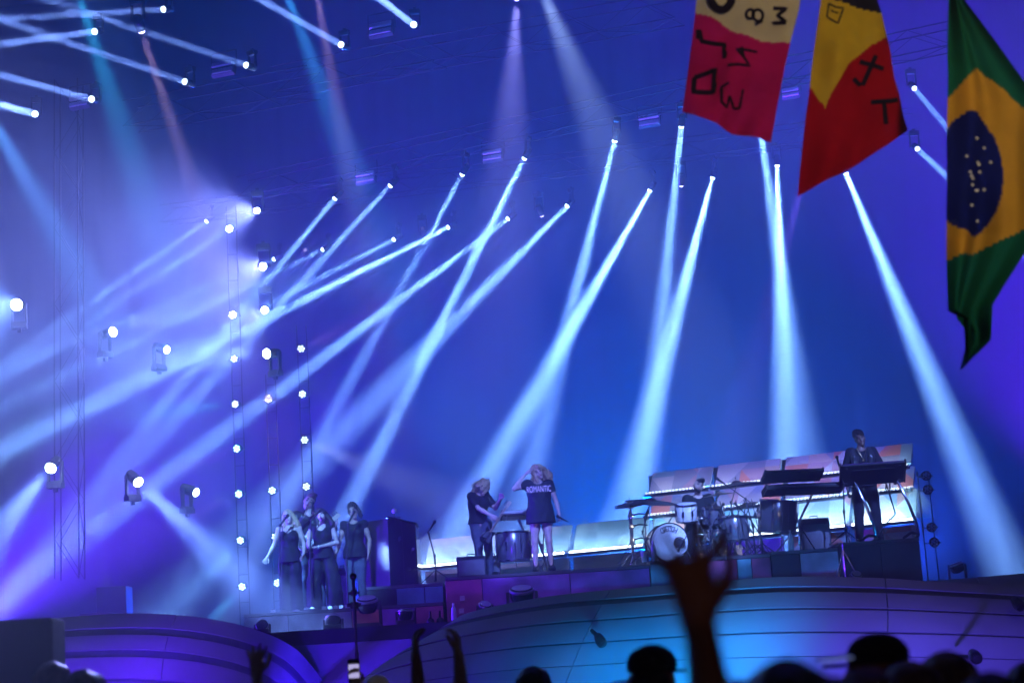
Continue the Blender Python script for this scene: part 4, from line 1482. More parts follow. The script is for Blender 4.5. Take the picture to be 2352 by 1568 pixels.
def amp(label, uL, uR, vtop, vbot, D, z, depth=.4, tilt=0):
    a, b = P(uL, vbot, D), P(uR, vbot, D)
    h = P((uL + uR) / 2, vtop, D).z - z
    t = thing('amplifier', label, 'amplifier', ((a.x + b.x) / 2, D, z))
    w = b.x - a.x
    MB().box((0, depth / 2, h / 2), (w, depth, h), taper=(1, .8)).build('cabinet', mat('amp_tolex', (.03, .03, .035), .7, bump=.4, bscale=120), t, bevel=.012)
    MB().box((0, -.006, h * .45), (w * .88, .012, h * .74)).build('grille', mat('amp_grille', (.14, .14, .16), .8, var=.3, scale=60, bump=.4, bscale=150), t)
    MB().box((0, -.006, h * .91), (w * .88, .012, h * .1)).build('control_panel', CHROME if tilt else DARKM, t)
    MB().tube([(-w * .15, depth * .4, h), (-w * .12, depth * .4, h + .04), (w * .12, depth * .4, h + .04), (w * .15, depth * .4, h)], .01).build('handle', RUBBER, t)
    return t


amp('grey combo amplifier in front of the bass player', 1050, 1118, 1276, 1322, 28.55, ZL)
amp('pale guitar amplifier behind the singer with hair tied up', 770, 803, 1303, 1360, 30.2, ZT, tilt=1)
amp('black amplifier under the twin keyboards', 1845, 1912, 1188, 1258, 29.6, ZP)
amp('small black amplifier in the shade beside the bass player', 1118, 1150, 1275, 1315, 29.6, ZL)

SHELLW = mat('shell_white', (.75, .75, .76), .22, coat=.6)
SHELLS = mat('shell_silver', (.20, .20, .24), .25, .5, coat=.6)
HEADM = mat('drum_skin', (.72, .74, .74), .5, var=.05)


def drum(label, loc, r, h, axis=(0, 0, 1), shell=SHELLS, legs=0, leg_h=.3, name='drum', front=None, cat='drum'):
    t = thing(name, label, cat, loc)
    ax = Vector(axis).normalized()
    MB().lathe([(r * .97, 0), (r, .01), (r, h - .01), (r * .97, h)], axis=ax, n=32, cap=False).build('shell', shell, t, True)
    for z in (-.012, h - .016):
        MB().lathe([(r * 1.0, z), (r * 1.05, z), (r * 1.05, z + .028), (r * 1.0, z + .028)], axis=ax, n=32, cap=False).build('hoop', CHROME if name != 'bass_drum' else BLACKG, t, True)
    for z, s in ((h + .002, 1), (-.002, -1)):
        MB().lathe([(r * .99, z), (.001, z)], axis=ax, n=32, cap=False).build('drum_head', HEADM, t, False)
    q = Vector((0, 0, 1)).rotation_difference(ax)
    n = 8
    lug = MB().box((0, 0, 0), (.03, .022, h * .3)).cyl((0, .006, -h * .45), (0, .006, h * .45), .004, n=5).mesh('lug', CHROME)
    for i in range(n):
        a = 2 * PI * (i + .5) / n
        o = part('lug', lug, t, q @ Vector(((r + .015) * math.cos(a), (r + .015) * math.sin(a), h / 2)), (q @ Euler((0, 0, a - PI / 2)).to_quaternion()).to_euler())
    for i in range(legs):
        a = 2 * PI * i / legs + .6
        MB().tube([tuple(q @ Vector(((r + .02) * math.cos(a), (r + .02) * math.sin(a), h * .6))), tuple(q @ Vector(((r + .02) * math.cos(a), (r + .02) * math.sin(a), -leg_h + .05))), ((r + .06) * math.cos(a), (r + .06) * math.sin(a), -leg_h + .012)], .009).build('leg', CHROME, t, True)
    return t


# bass drum facing the audience, with lettering and port
c = P(1538, 1248, 28.75)
R_ = (P(1582, 1248, 28.75) - P(1496, 1248, 28.75)).length / 2
bz = ZD + R_ * 1.05
bd = drum('white headed bass drum lettered GRETSCH at the front of the kit', (c.x, 28.72, bz), R_, .42, (-.12, 1, 0), SHELLW, name='bass_drum')
INK = mat('ink_black', (.01, .01, .012), .5)
fr = bpy.data.objects.new('front_badge', None)
qd = Vector((0, 0, 1)).rotation_difference(Vector((-.12, 1, 0)).normalized())
word = 'GRETSCH'
bm_l = MB()
yaw_b = math.atan2(.12, 1)
for i, chh in enumerate(word):
    a = (3 - i) * .17
    me = text_mesh(chh, .115 if 0 < i < 6 else .13, INK, 'letter')
    x, z = -math.sin(a) * R_ * .70, math.cos(a) * R_ * .70
    o = part('letter', me, bd, (x * math.cos(yaw_b), -.012 + x * math.sin(yaw_b), z), Euler((PI / 2, -a, yaw_b)))
    o.scale = (.85, 1, 1)
bpy.data.objects.remove(fr)
MB().tube([(-R_ * .28, -.014, R_ * .83), (0, -.014, R_ * .87), (R_ * .2, -.012, R_ * .85)], .006).build('letter_bar', INK, bd)
MB().lathe([(.075, 0), (.095, 0), (.095, .012), (.075, .012)], (R_ * .52, -.02, -.02), (0, -1, 0), 20, False).build('port_ring', BLACKG, bd, True)
MB().lathe([(.074, 0), (.001, .003)], (R_ * .52, -.008, -.02), (0, -1, 0), 20, False).build('port_hole', mat('port_shade', (.02, .02, .03), .9), bd)  # dark disc coloured as the shade inside the port
for s in (-1, 1):
    MB().cyl((s * R_ * .8, .1, -R_ * .3), (s * R_ * 1.15, -.1, -R_ * 1.04), .011).build('spur', CHROME, bd, True)
mic_stand('low boom microphone aimed into the bass drum', sp(1590, 1286, 28.45, ZD), P(1580, 1225, 28.45), P(1566, 1250, 28.5), group=None)

tom = drum('white rack tom mounted above the bass drum', P(1578, 1196, 28.95), .17, .27, (0, -.25, 1), SHELLW, name='rack_tom')
MB().cyl((0, 0, -.01), (-.12, .02, -.3), .016).build('mount', CHROME, tom, True)
tom2 = drum('dark second tom beside the drummer', P(1636, 1200, 28.95), .18, .24, (0.1, -.25, 1), SHELLS, name='rack_tom')
MB().cyl((0, 0, -.01), (-.2, .05, -.34), .016).build('mount', CHROME, tom2, True)
drum('silver snare drum left of the white tom', P(1648, 1238, 28.9), .18, .15, (0, -.1, 1), CHROME, 3, P(1648, 1238, 28.9).z - ZD, 'snare_drum')
drum('dark floor tom at the right of the kit', P(1690, 1240, 29.0), .22, .36, (0, -.05, 1), SHELLS, 3, P(1690, 1240, 29.0).z - ZD, 'floor_tom')
drum('silver floor tom on a stand right of the drum kit', P(1786, 1222, 29.0), .30, .50, (.12, -.06, 1), SHELLS, 3, P(1786, 1222, 29.0).z - ZP, 'floor_tom')
drum('tall dark floor tom between the bass player and the lead singer', P(1182, 1287, 29.6), .29, .46, (0, -.03, 1), SHELLS, 3, P(1182, 1287, 29.6).z - ZL, 'floor_tom')

CYM = mat('cymbal_bronze', (.42, .34, .22), .28, .9, var=.15, scale=25)


def cymbal_stand(label, u, vbase, u2, v2, D, r, tiltv=(0, -.25, 1), hat=False, z=None, name='cymbal_stand'):
    z = ZD if z is None else z
    base = sp(u, vbase, D, z)
    c = P(u2, v2, D)
    t = thing(name, label, 'cymbal', base)
    l = c - base
    MB().cyl((0, 0, .05), (0, 0, l.z * .5), .014).cyl((0, 0, l.z * .5), (0, 0, l.z * .78), .011).build('pole', CHROME, t, True)
    MB().cyl((0, 0, l.z * .76), tuple(l), .009).ball((0, 0, l.z * .77), .025, 8).build('arm', CHROME, t, True)
    for k in range(3):
        a = k * 2 * PI / 3 + u
        MB().tube([(0, 0, .38), (.24 * math.cos(a), .24 * math.sin(a), .03), (.28 * math.cos(a), .28 * math.sin(a), .015)], .01).build('leg', CHROME, t, True)
        MB().cyl((0, 0, .14), (.15 * math.cos(a), .15 * math.sin(a), .17), .007).build('brace', CHROME, t, True)
    prof = [(r, 0), (r * .6, r * .06), (r * .22, r * .1), (r * .18, r * .16), (r * .08, r * .2), (.006, r * .21)]
    MB().lathe(prof, tuple(l), tiltv, 36, False).build('cymbal', CYM, t, True)
    if hat:
        MB().lathe([(a, -b - .03) for a, b in prof], tuple(l), tiltv, 36, False).build('cymbal', CYM, t, True)
    MB().cyl(tuple(l), tuple(l + Vector(tiltv).normalized() * (r * .21 + .05)), .006).ball(tuple(l + Vector(tiltv).normalized() * (r * .21 + .04)), .014, 8).build('wing_nut', CHROME, t, True)
    return t


cymbal_stand('hi hat pair at the far left of the drum kit', 1455, 1294, 1448, 1157, 28.7, .26, (-.1, -.16, 1), True, name='hi_hat')
cymbal_stand('broad crash cymbal on the left of the drum kit', 1488, 1293, 1494, 1154, 28.9, .42, (.12, -.2, 1))
cymbal_stand('crash cymbal right in front of the drummer', 1640, 1283, 1652, 1136, 28.7, .26, (-.1, -.1, 1))
cymbal_stand('high ride cymbal right of the drummer', 1690, 1279, 1692, 1113, 29.1, .36, (-.08, -.1, 1))
cymbal_stand('low splash cymbal above the bass drum', 1535, 1292, 1545, 1184, 29.2, .2, (.1, -.2, 1))
cymbal_stand('low crash cymbal at the right of the kit', 1716, 1276, 1712, 1160, 29.0, .22, (-.2, -.2, 1))
mic_stand('overhead boom microphone above the ride cymbal', sp(1735, 1272, 28.8, ZD), P(1712, 1145, 28.8), P(1660, 1108, 28.8))
mic_stand('boom microphone stand at the right end of the drum kit', sp(1752, 1270, 28.6, ZD), P(1722, 1190, 28.6), P(1700, 1168, 28.6))
mic_stand('chrome boom stand leaning across the dark tom', sp(1622, 1284, 28.45, ZD), P(1645, 1190, 28.45), P(1654, 1172, 28.45), matm=CHROME)
# chrome rack with clamps carrying the toms, and small microphones on it
rk = thing('drum_rack', 'chrome tube rack with clamps around the drummer', 'drum rack', sp(1640, 1280, 29.0, ZD))
ox = rk.location
hr = P(1640, 1190, 29).z - ZD
xa, xb = P(1600, 1200, 29).x - ox.x, P(1742, 1200, 29).x - ox.x
MB().tube([(xa, -.1, hr), (xa * .3, -.22, hr), (xb * .5, -.2, hr), (xb, .05, hr - .02)], .02, 8).build('crossbar', CHROME, rk, True)
for x in (xa, xb * .45, xb):
    MB().cyl((x, -.1, .015), (x, -.1, hr + .12), .018).build('post', CHROME, rk, True)
    MB().box((x, -.1, hr), (.07, .07, .07)).build('clamp', CHROME, rk, bevel=.01)
    for s in (-1, 1):
        MB().cyl((x, -.1, .12), (x + s * .16, -.2, .012), .012).build('foot', CHROME, rk, True)
rr = random.Random(11)
for k in range(7):
    x = xa + (xb - xa) * (k + .5) / 7
    MB().tube([(x, -.2, hr), (x + .04, -.26, hr + .1), (x + rr.uniform(-.08, .08), -.24, hr + .16)], .007).ball((x, -.2, hr), .025, 8).build('microphone_arm', CHROME, rk, True)
for k in range(4):
    MB().cyl((xa + (xb - xa) * k / 4, -.15, hr - .02), (xa + (xb - xa) * (k + .6) / 4, -.2, .3), .01).build('brace', CHROME, rk, True)
lk = thing('drum_rack', 'thick chrome cymbal column at the left of the drum kit', 'drum rack', sp(1456, 1294, 28.95, ZD))
hl = P(1456, 1172, 28.95).z - ZD
MB().cyl((0, 0, .01), (0, 0, hl), .03).build('post', CHROME, lk, True)
for z in (hl * .45, hl * .7, hl * .9):
    MB().box((0, -.02, z), (.09, .08, .06)).build('clamp', CHROME, lk, bevel=.01)
    MB().tube([(0, -.04, z), (.12, -.08, z + .03), (.26, -.05, z + .01)], .012).build('arm', CHROME, lk, True)
for k in range(3):
    MB().cyl((0, 0, .2), (.25 * math.cos(k * 2.1 + .3), .25 * math.sin(k * 2.1 + .3), .012), .014).build('leg', CHROME, lk, True)
cb = thing('cable_bundle', 'tangle of black cables on the drum riser floor', 'cable', sp(1690, 1278, 28.4, ZD))
for k in range(6):
    x0 = rr.uniform(-.5, .3)
    MB().tube([(x0 + q * .12, rr.uniform(-.08, .1), .012 + (.0 if q else .0)) for q in range(6)], .009).build('cable', RUBBER, cb, True)
for k in range(4):
    x0 = -.4 + .25 * k
    MB().tube([(x0, .25, .9), (x0 + .05, .2, .5), (x0 + .1, .12, .2), (x0 + .2, .05, .012)], .007).build('cable', RUBBER, cb, True)
# pedal and small hardware on the drum riser
for i, (u, lab) in enumerate([(1612, 'chrome foot pedal right of the bass drum'), (1666, 'second chrome foot pedal under the snare'), (1702, 'chrome hi hat pedal near the floor tom')]):
    t = thing('foot_pedal', lab, 'pedal', sp(u, 1284, 28.6, ZD))
    MB().box((0, 0, .02), (.09, .28, .02), Euler((.12, 0, 0))).build('footboard', CHROME, t, bevel=.004)
    MB().box((0, .15, .1), (.1, .02, .2)).build('frame', CHROME, t)
    MB().cyl((0, .15, .12), (.03, .1, .26), .006).ball((.03, .1, .27), .022, 8).build('beater', BLACK, t)
# cups and bottles
for (u, v, D, z, lab, col) in [(1432 + 135, 1290, 28.35, ZD, 'clear cup with red drink left of the bass drum', (.5, .06, .05)), (1503, 1290, 28.3, ZD, 'clear water bottle beside the bass drum', (.6, .7, .75)), (1818, 1262, 28.4, ZP, 'clear water bottle under the silver floor tom', (.6, .7, .75)),
                               (1042, 1400, 27.6, FLOOR_Z, 'clear water bottle standing before the purple riser', (.6, .7, .75))]:
    if 'cup' in lab:
        u = 1480
    t = thing('drink_cup' if 'cup' in lab else 'water_bottle', lab, 'cup' if 'cup' in lab else 'bottle', sp(u, v, D, z + .001))
    if 'cup' in lab:
        MB().lathe([(.04, 0), (.055, .16), (.05, .16), (.036, .01)], n=16).build('cup', mat('clear_plastic', (.6, .65, .7), .15), t, True)
        MB().lathe([(.034, .012), (.046, .1), (.001, .1)], n=16).build('drink', mat('red_drink', col, .2), t, True)
    else:
        MB().lathe([(.04, 0), (.042, .02), (.042, .2), (.03, .25), (.015, .275), (.015, .3)], n=16).build('bottle', mat('bottle_pet', col, .12, coat=.5), t, True)
        MB().lathe([(.019, .296), (.019, .32)], n=12).build('cap', WHITEP, t, True)


# keyboards
def keyboard(name, label, c, w, d, hgt, tilt, yaw, m=BLACK, keys=True):
    t = thing(name, label, 'keyboard', c, yaw)
    t.rotation_euler = (tilt, 0, yaw)
    MB().box((0, 0, 0), (w, d, hgt), taper=(.98, .94)).build('body', m, t, bevel=.012)
    for s in (-1, 1):
        MB().box((s * (w / 2 + .012), 0, .005), (.024, d * 1.01, hgt * 1.1)).build('end_cheek', DARKM, t)
    if keys:
        wk = MB().box((0, 0, 0), (.021, .14, .012)).mesh('white_key', WHITEP)
        bk = MB().box((0, 0, 0), (.012, .09, .014)).mesh('black_key', BLACKG)
        n = int(w * .9 / .0235)
        for i in range(n):
            part('white_key', wk, t, (-w * .45 + .0235 * (i + .5), d * .22, hgt / 2 + .008))
            if i % 7 in (0, 1, 3, 4, 5):
                part('black_key', bk, t, (-w * .45 + .0235 * (i + 1), d * .2, hgt / 2 + .018))
    for sx in (-1, 1):
        for sy in (-1, 1):
            MB().cyl((sx * w * .42, sy * d * .36, -hgt / 2 - .015), (sx * w * .42, sy * d * .36, -hgt / 2), .018).build('rubber_foot', RUBBER, t)
    MB().box((0, 0, -hgt / 2 - .003), (w * .7, d * .55, .006)).build('bottom_plate', DARKM, t, bevel=.002)
    MB().box((0, -d * .49, 0), (w * .94, .012, .012)).build('edge_trim', CHROME, t)
    for i in range(5):
        MB().cyl((-w * .35 + .08 * i, -d * .3, hgt / 2), (-w * .35 + .08 * i, -d * .3, hgt / 2 + .02), .014).build('knob', DARKM, t)
    return t


kb = P(2004, 1086, 28.35)
keyboard('stage_keyboard', 'long dark keyboard seen from its underside before the keyboard player', kb, .98, .42, .07, -.75, -.05)
ks = thing('keyboard_stand', 'curved chrome column stand under the right keyboard', 'keyboard stand', (kb.x, 28.4, ZK))
hk = kb.z - ZK
for x, e in ((-.30, -.0), (.36, .08)):
    MB().tube([(x, .1, hk - .04), (x + .06, .0, hk * .8), (x + .16, -.06, hk * .5), (x + .25, -.03, hk * .22), (x + .28, 0, .05)], [.022, .022, .024, .026, .028], 10).build('column', CHROME, ks, True)
    MB().tube([(x + .28, 0, .08), (x + .12, -.18, .1), (x - .02, -.25, .02)], .022, 8).build('foot', BLACKG, ks, True)
    MB().tube([(x + .28, 0, .08), (x + .3, .15, .08), (x + .26, .28, .02)], .022, 8).build('foot', BLACKG, ks, True)
    MB().box((x + .02, .05, hk - .06), (.05, .34, .03), Euler((-.75, 0, 0))).build('arm', CHROME, ks)
t = thing('keyboard_cable', 'dark cables hanging below the right keyboard', 'cable', (kb.x, 28.5, ZK))
MB().tube([(.22, .1, hk - .06), (.28, .1, hk - .3), (.34, .08, hk * .4), (.2, .1, .3), (.0, .1, .05), (-.1, .1, .015)], .012).build('cable', RUBBER, t, True)
MB().tube([(.26, .06, hk - .06), (.22, .05, hk - .25), (.28, .05, hk - .36), (.3, .06, hk - .1)], .012).build('cable', RUBBER, t, True)

k1 = P(1820, 1092, 28.75)
k2 = P(1845, 1120, 28.6)
keyboard('stage_keyboard', 'upper black keyboard of the two tier stand right of the drums', k1, .92, .32, .06, -.45, .16)
keyboard('stage_keyboard', 'lower longer black keyboard of the two tier stand right of the drums', k2 + Vector((0, 0, -.02)), 1.24, .30, .09, -.3, .18)
ks = thing('keyboard_stand', 'chrome two tier keyboard stand right of the drums', 'keyboard stand', sp(1835, 1255, 28.9, ZP))
ox = ks.location
for (ua, va, ub, vb) in [(1808, 1110, 1798, 1160), (1868, 1130, 1836, 1195), (1836, 1195, 1836, 1252)]:
    MB().cyl(tuple(P(ua, va, 28.75) - ox), tuple(P(ub, vb, 28.8) - ox), .02).build('strut', CHROME, ks, True)
for u2, v2 in ((1780, 1262), (1880, 1258), (1850, 1266)):
    MB().cyl(tuple(P(1836, 1205, 28.8) - ox), (P(u2, v2, 28.8).x - ox.x, (u2 - 1836) * .004, .012), .014).build('leg', CHROME, ks, True)
MB().cyl(tuple(P(1798, 1160, 28.8) - ox), tuple(P(1836, 1200, 28.8) - ox), .015).build('strut', CHROME, ks, True)
k3 = P(1192, 1182, 29.5)
keyboard('small_keyboard', 'small percussion keyboard on a stand left of the lead singer', k3, .55, .3, .07, -.3, .1, m=mat('pad_grey', (.2, .2, .23), .5))
ks = thing('keyboard_stand', 'slanting chrome stand below the small keyboard by the lead singer', 'keyboard stand', sp(1225, 1300, 29.5, ZL))
ox = ks.location
for (ua, va, ub, vb) in [(1190, 1190, 1246, 1300), (1222, 1194, 1262, 1300)]:
    MB().cyl(tuple(P(ua, va, 29.45) - ox), (P(ub, vb, 29.45).x - ox.x, -.05, .015), .02).build('leg', CHROME, ks, True)
MB().tube([tuple(sp(1180, 1306, 29.3, ZL + .02) - ox), tuple(sp(1200, 1303, 29.2, ZL + .03) - ox), tuple(sp(1246, 1300, 29.4, ZL + .02) - ox)], .016).build('foot', CHROME, ks, True)
# chrome stand standing in front of the percussion riser
t = thing('cymbal_tripod', 'folded chrome tripod stand before the pale riser panel', 'stand', sp(1940, 1300, 27.9, FLOOR_Z))
hh = P(1935, 1262, 27.9).z - FLOOR_Z
MB().cyl((0, 0, .05), (0, 0, hh + .1), .012).build('pole', CHROME, t, True)
for k in range(3):
    a = k * 2.1 - .4
    MB().cyl((0, 0, hh), (.35 * math.cos(a), .25 * math.sin(a), .012), .012).build('leg', CHROME, t, True)

# effect pedals at the feet of the singers
for (u, v, lab, w) in [(635, 1392, 'cluster of small effect pedals left of the blonde singer', .2), (716, 1392, 'row of effect pedals at the feet of the guitarist', .26), (775, 1394, 'pedal board on the front edge of the singers riser', .5)]:
    t = thing('effect_pedal', lab, 'pedal', sp(u, v, 28.42, ZT + .001))
    n = int(w / .09)
    for i in range(n):
        MB().box((-w / 2 + .09 * (i + .5), 0, .025), (.07, .11, .05), taper=(.95, .8)).build('pedal_body', CHROME if i % 2 else PALE, t, bevel=.005)
        MB().cyl((-w / 2 + .09 * (i + .5), -.03, .05), (-w / 2 + .09 * (i + .5), -.03, .066), .012).build('foot_switch', CHROME, t)

# ------------------------------------------------------------------ floor lamps along the stage lip
STW = mat('sticker_white', (.7, .66, .6), .6)


def floor_lamp(label, u, vtop, w, D, zbase, aim=(0, -.35, 1), dome=False):
    p = P(u, vtop, D)
    ww = w / F * D
    h = p.z - zbase
    t = thing('moving_head_light', label, 'stage light', (p.x, D, zbase))
    MB().box((0, 0, .05), (ww * 1.15, ww, .1), taper=(.92, .92)).build('base', BLACK, t, bevel=.015)
    for s in (-1, 1):
        MB().box((s * ww * .56, 0, h * .42), (ww * .13, ww * .42, h * .68), taper=(1, .6)).build('yoke', BLACK, t, bevel=.01)
    hc = h * .72
    r = ww * .47
    d = Vector(aim).normalized()
    MB().lathe([(r * .2, -r * .9), (r * .78, -r * .75), (r * .98, -r * .3), (r, r * .2), (r * .95, r * .5), (r * .86, r * .58)], (0, 0, hc - .02), d, 28, True).build('head', BLACKG, t, True)
    MB().lathe([(r * .98, r * .2), (r * 1.03, r * .26), (r * 1.03, r * .4), (r * .95, r * .46)], (0, 0, hc - .02), d, 28, False).build('rim', mat('silver_rim', (.4, .4, .45), .3, .7), t, True)
    MB().lathe([(r * .84, r * .585), (r * .5, r * .64), (.002, r * .66)], (0, 0, hc - .02), d, 24, False).build('lens', LENSO, t, True)
    return t


floor_lamp('large black moving head at the stage lip behind the front pole', 842, 1358, 52, 27.5, FLOOR_Z)
floor_lamp('large black moving head below the lead singer', 1197, 1338, 58, 26.8, FLOOR_Z)
floor_lamp('small black moving head left of the one below the lead singer', 1113, 1376, 32, 26.9, FLOOR_Z, aim=(.2, -.5, .8))
floor_lamp('small round black moving head below the keyboard player', 1965, 1302, 26, 24.5, FLOOR_Z, aim=(.1, -.6, .7))
floor_lamp('black moving head with rounded top at the left of the stage lip', 765, 1412, 38, 27.0, FLOOR_Z - .05 + .05, aim=(0, .6, 1))
floor_lamp('dark moving head pointing straight up right of the front pole', 930, 1392, 36, 27.2, FLOOR_Z, aim=(0, 0, 1))
floor_lamp('boxy dark moving head at the far left end of the singers riser', 602, 1424, 30, 27.0, FLOOR_Z, aim=(.0, -1, .4))
floor_lamp('dark floor light at the far right behind the stage lip', 2195, 1275, 34, 27.0, FLOOR_Z, aim=(-.3, 0, 1))
for (u, v, lab) in [(1062, 1373, 'small white sticker on the purple riser, upper of two'), (1060, 1402, 'small white sticker on the purple riser, lower of two')]:
    p = P(u, v, 28.14)
    t = tag(MB().box((0, 0, 0), (.075, .012, .075)).build('sticker', STW), lab, 'sticker')
    t.location = p
t = thing('cable_coil', 'small pair of cable connectors on the stage lip', 'connector', sp(1000, 1425, 27.0, FLOOR_Z))
for s in (-1, 1):
    MB().lathe([(.05, 0), (.06, .03), (.05, .08), (.02, .1), (.015, .2)], (s * .07, 0, .002), n=14).build('connector', DARKM, t, True)
# stage boxes in the left wing gloom
for (u, v, w, h, D, lab) in [(225, 1345, .5, .55, 30, 'dim equipment rack in the left wing'), (262, 1318, .5, 1.0, 30.6, 'tall dim equipment rack in the left wing'), (15, 1385, .6, .35, 28.5, 'dim console with a red lamp at the left edge of the stage')]:
    p = sp(u, v, D, FLOOR_Z)
    t = thing('equipment_rack', lab, 'equipment rack', p)
    MB().box((0, 0, h / 2 + .06), (w, .5, h)).build('case', BLACK, t, bevel=.01)
    for k in range(3):
        MB().box((0, -.255, .15 + h * .28 * k), (w * .86, .02, h * .2)).build('unit', DARKM, t)
    for s in (-1, 1):
        MB().cyl((s * w * .4, -.2, 0), (s * w * .4, -.2, .07), .03).build('caster', RUBBER, t)

# ------------------------------------------------------------------ pit and crowd
t = thing('tall_stand', 'tall thin dark stand with clamps rising in front of the stage', 'stand', sp(822, 1560, 20, 0))
zz = P(818, 1312, 20).z
MB().cyl((0, 0, .02), (0, 0, zz * .7), .022).cyl((0, 0, zz * .7), (0, 0, zz - .08), .014).build('pole', BLACK, t, True)
MB().ball((0, 0, zz - .05), .04, 12).cyl((0, 0, zz - .14), (0, 0, zz - .07), .018).build('microphone', DARKM, t, True)
MB().cyl((0, 0, zz - .26), (0, 0, zz - .2), .035).cyl((-.06, 0, zz - .23), (.06, 0, zz - .23), .015).build('clamp', BLACK, t, True)
MB().cyl((0, 0, zz - .4), (0, 0, zz - .33), .045).cyl((-.08, 0, zz - .36), (.07, 0, zz - .36), .02).build('clamp', BLACK, t, True)
for k in range(3):
    MB().cyl((0, 0, .6), (.5 * math.cos(k * 2.1), .5 * math.sin(k * 2.1), .01), .015).build('leg', BLACK, t, True)

p = P(36, 1421, 11)
q = P(118, 1415, 11)
t = thing('loudspeaker', 'black loudspeaker stack at the lower left corner', 'loudspeaker', (p.x - .05, 11, 0), .1)
hw = (q.x - p.x) + .05
for k, (z0, z1) in enumerate(((0, 1.0), (1.004, p.z))):
    MB().box((0, .25, (z0 + z1) / 2), (2 * hw, .5, z1 - z0 - .004)).build('cabinet', mat('cabinet_black', (.035, .025, .025), .7, bump=.5, bscale=80), t, bevel=.015)
    MB().box((0, .508, (z0 + z1) / 2), (1.85 * hw, .012, (z1 - z0) * .9)).build('grille', DARKM, t)
    MB().box((hw * .6, -.004, (z0 + z1) / 2), (.12, .012, .06)).build('handle', RUBBER, t)

JACK = [mat('crowd_maroon', (.07, .02, .02), .8), mat('crowd_black', (.02, .015, .015), .8), mat('crowd_navy', (.02, .025, .05), .8)]


def onlooker(label, u, vtop, D, hairm=HAIRD, style='short', skin=SKIN, arms=None, jack=0, rz=PI, hgt=None):
    """seen from behind; arms: {'L': (elbow, wrist, handdir, palm normal, curls)} as world points"""
    p = P(u, vtop, D)
    Hh = hgt or p.z
    sc = Hh / 1.775
    loc = Vector((p.x, D, 0))
    Rm = Euler((0, 0, rz)).to_matrix()
    inv = lambda w: np.array(Rm.transposed() @ ((Vector(w) - loc) / sc))
    J = std(spread=.1)
    hands_ = [(.4, .1), (.4, .1)]
    if arms:
        for k, a in arms.items():
            J['el' + k], J['wr' + k] = inv(a[0]), inv(a[1])
            J['hd' + k] = np.array(Rm.transposed() @ Vector(a[2]))
            J['pn' + k] = np.array(Rm.transposed() @ Vector(a[3]))
            J['th' + k] = a[5] if len(a) > 5 else 1
            hands_['LR'.index(k)] = a[4]
            J['sh' + k] = J['sh' + k] + V(0, 0, .03)
    t, g, J = person(label, loc, J, skin, face=False, rz=rz, scale=sc, h=.0085 if arms else .012, hands=hands_)
    if style == 'short':
        hair(t, g, hairm, [((0, .03, .045), (.085, .097, .085)), ((0, .06, -.02), (.07, .06, .06))])
    elif style == 'long':
        hair(t, g, hairm, [((0, .03, .045), (.09, .10, .088)), ((0, .08, 0), (0, .09, -.2), .085, .09), ((-.07, .03, 0), (-.09, .03, -.18), .04, .04), ((.07, .03, 0), (.09, .03, -.18), .04, .04)], noise=.006)
    elif style == 'cap':
        B = Body()
        B.ell(g(0, .012, .055), V(.09, .105, .075), .03)
        put(B.mesh('cap_crown', JACK[1], .008, cut=lambda X, Y, Z: (g(0, 0, .03)[2] - Z) + 0 * X + 0 * Y), 'cap_crown', t)
        c0 = g(0, 0, .035)
        mb = MB()
        f = Vector(g(0, -1, 0)) - Vector(g(0, 0, 0))
        s = Vector(g(1, 0, 0)) - Vector(g(0, 0, 0))
        pts = [Vector(c0) + s * (.085 * math.cos(a)) + f * (.075 + .1 * math.sin(a)) for a in [PI * i / 12 for i in range(13)]]
        n = len(pts)
        mb.v = [tuple(q) for q in pts] + [tuple(q + Vector((0, 0, -.012))) for q in pts]
        mb.f = [tuple(range(n)), tuple(range(2 * n - 1, n - 1, -1))] + [(i, i + n, (i + 1) % n + n, (i + 1) % n) for i in range(n)]
        mb.build('cap_brim', JACK[1], t)
        hair(t, g, hairm, [((0, .06, -.01), (.08, .06, .06))])
    elif style == 'hat':
        hat = thing_part = None
        MB().lathe([(.125, -.03), (.135, -.02), (.118, .0), (.115, .05), (.108, .1), (.085, .118), (.04, .108), (.002, .106)], tuple(g(0, .012, .055)), (0.06, 0, 1), 28).build('hat', JACK[1], t, True)
        hair(t, g, hairm, [((0, .05, .0), (.085, .075, .085))])
    elif style == 'helmet':
        B = Body()
        B.ell(g(0, .015, .035), V(.1, .115, .1), .02)
        put(B.mesh('helmet', mat('helmet_gloss', (.25, .25, .3), .15, coat=.6), .008), 'helmet', t)
    top_cloth(t, J, JACK[jack], off=.03, sleeve=.9 if not arms else .5, hem=.8, neck=1.55, name='jacket', h=.014)
    trousers(t, J, CJEAN, h=.016)
    return t


onlooker('large blurred dark head and shoulders with one hand raised at the bottom right of centre', 1800, 1493, 3.3, HAIRD, 'long', SKINM, jack=0, arms={
    'R': (P(1668, 1790, 2.9), P(1604, 1425, 2.72), (-.10, .05, 1), (0, 1, 0), (.12, .6), -1)})
onlooker('person in a dark cap at the bottom, left of the large raised hand', 1492, 1466, 6.8, HAIRD, 'cap', SKINM, jack=1, rz=PI - .5)
onlooker('person in a dark cap facing left at the bottom right', 2012, 1438, 6.2, HAIRR, 'cap', SKINM, jack=1, rz=-PI / 2 - .25)
onlooker('blurred head in front of the capped person at the bottom right', 1985, 1515, 4.2, HAIRR, 'short', SKIN, jack=0)
onlooker('head with brown hair right of the capped person', 2168, 1482, 5.2, HAIRR, 'long', SKIN, jack=0)
onlooker('dark head at the lower right corner', 2358, 1505, 6, HAIRD, 'short', SKINM, jack=1)
onlooker('blurred dark head low between the large raised hand and the capped person', 1905, 1533, 3.7, HAIRD, 'short', SKINM, jack=1)
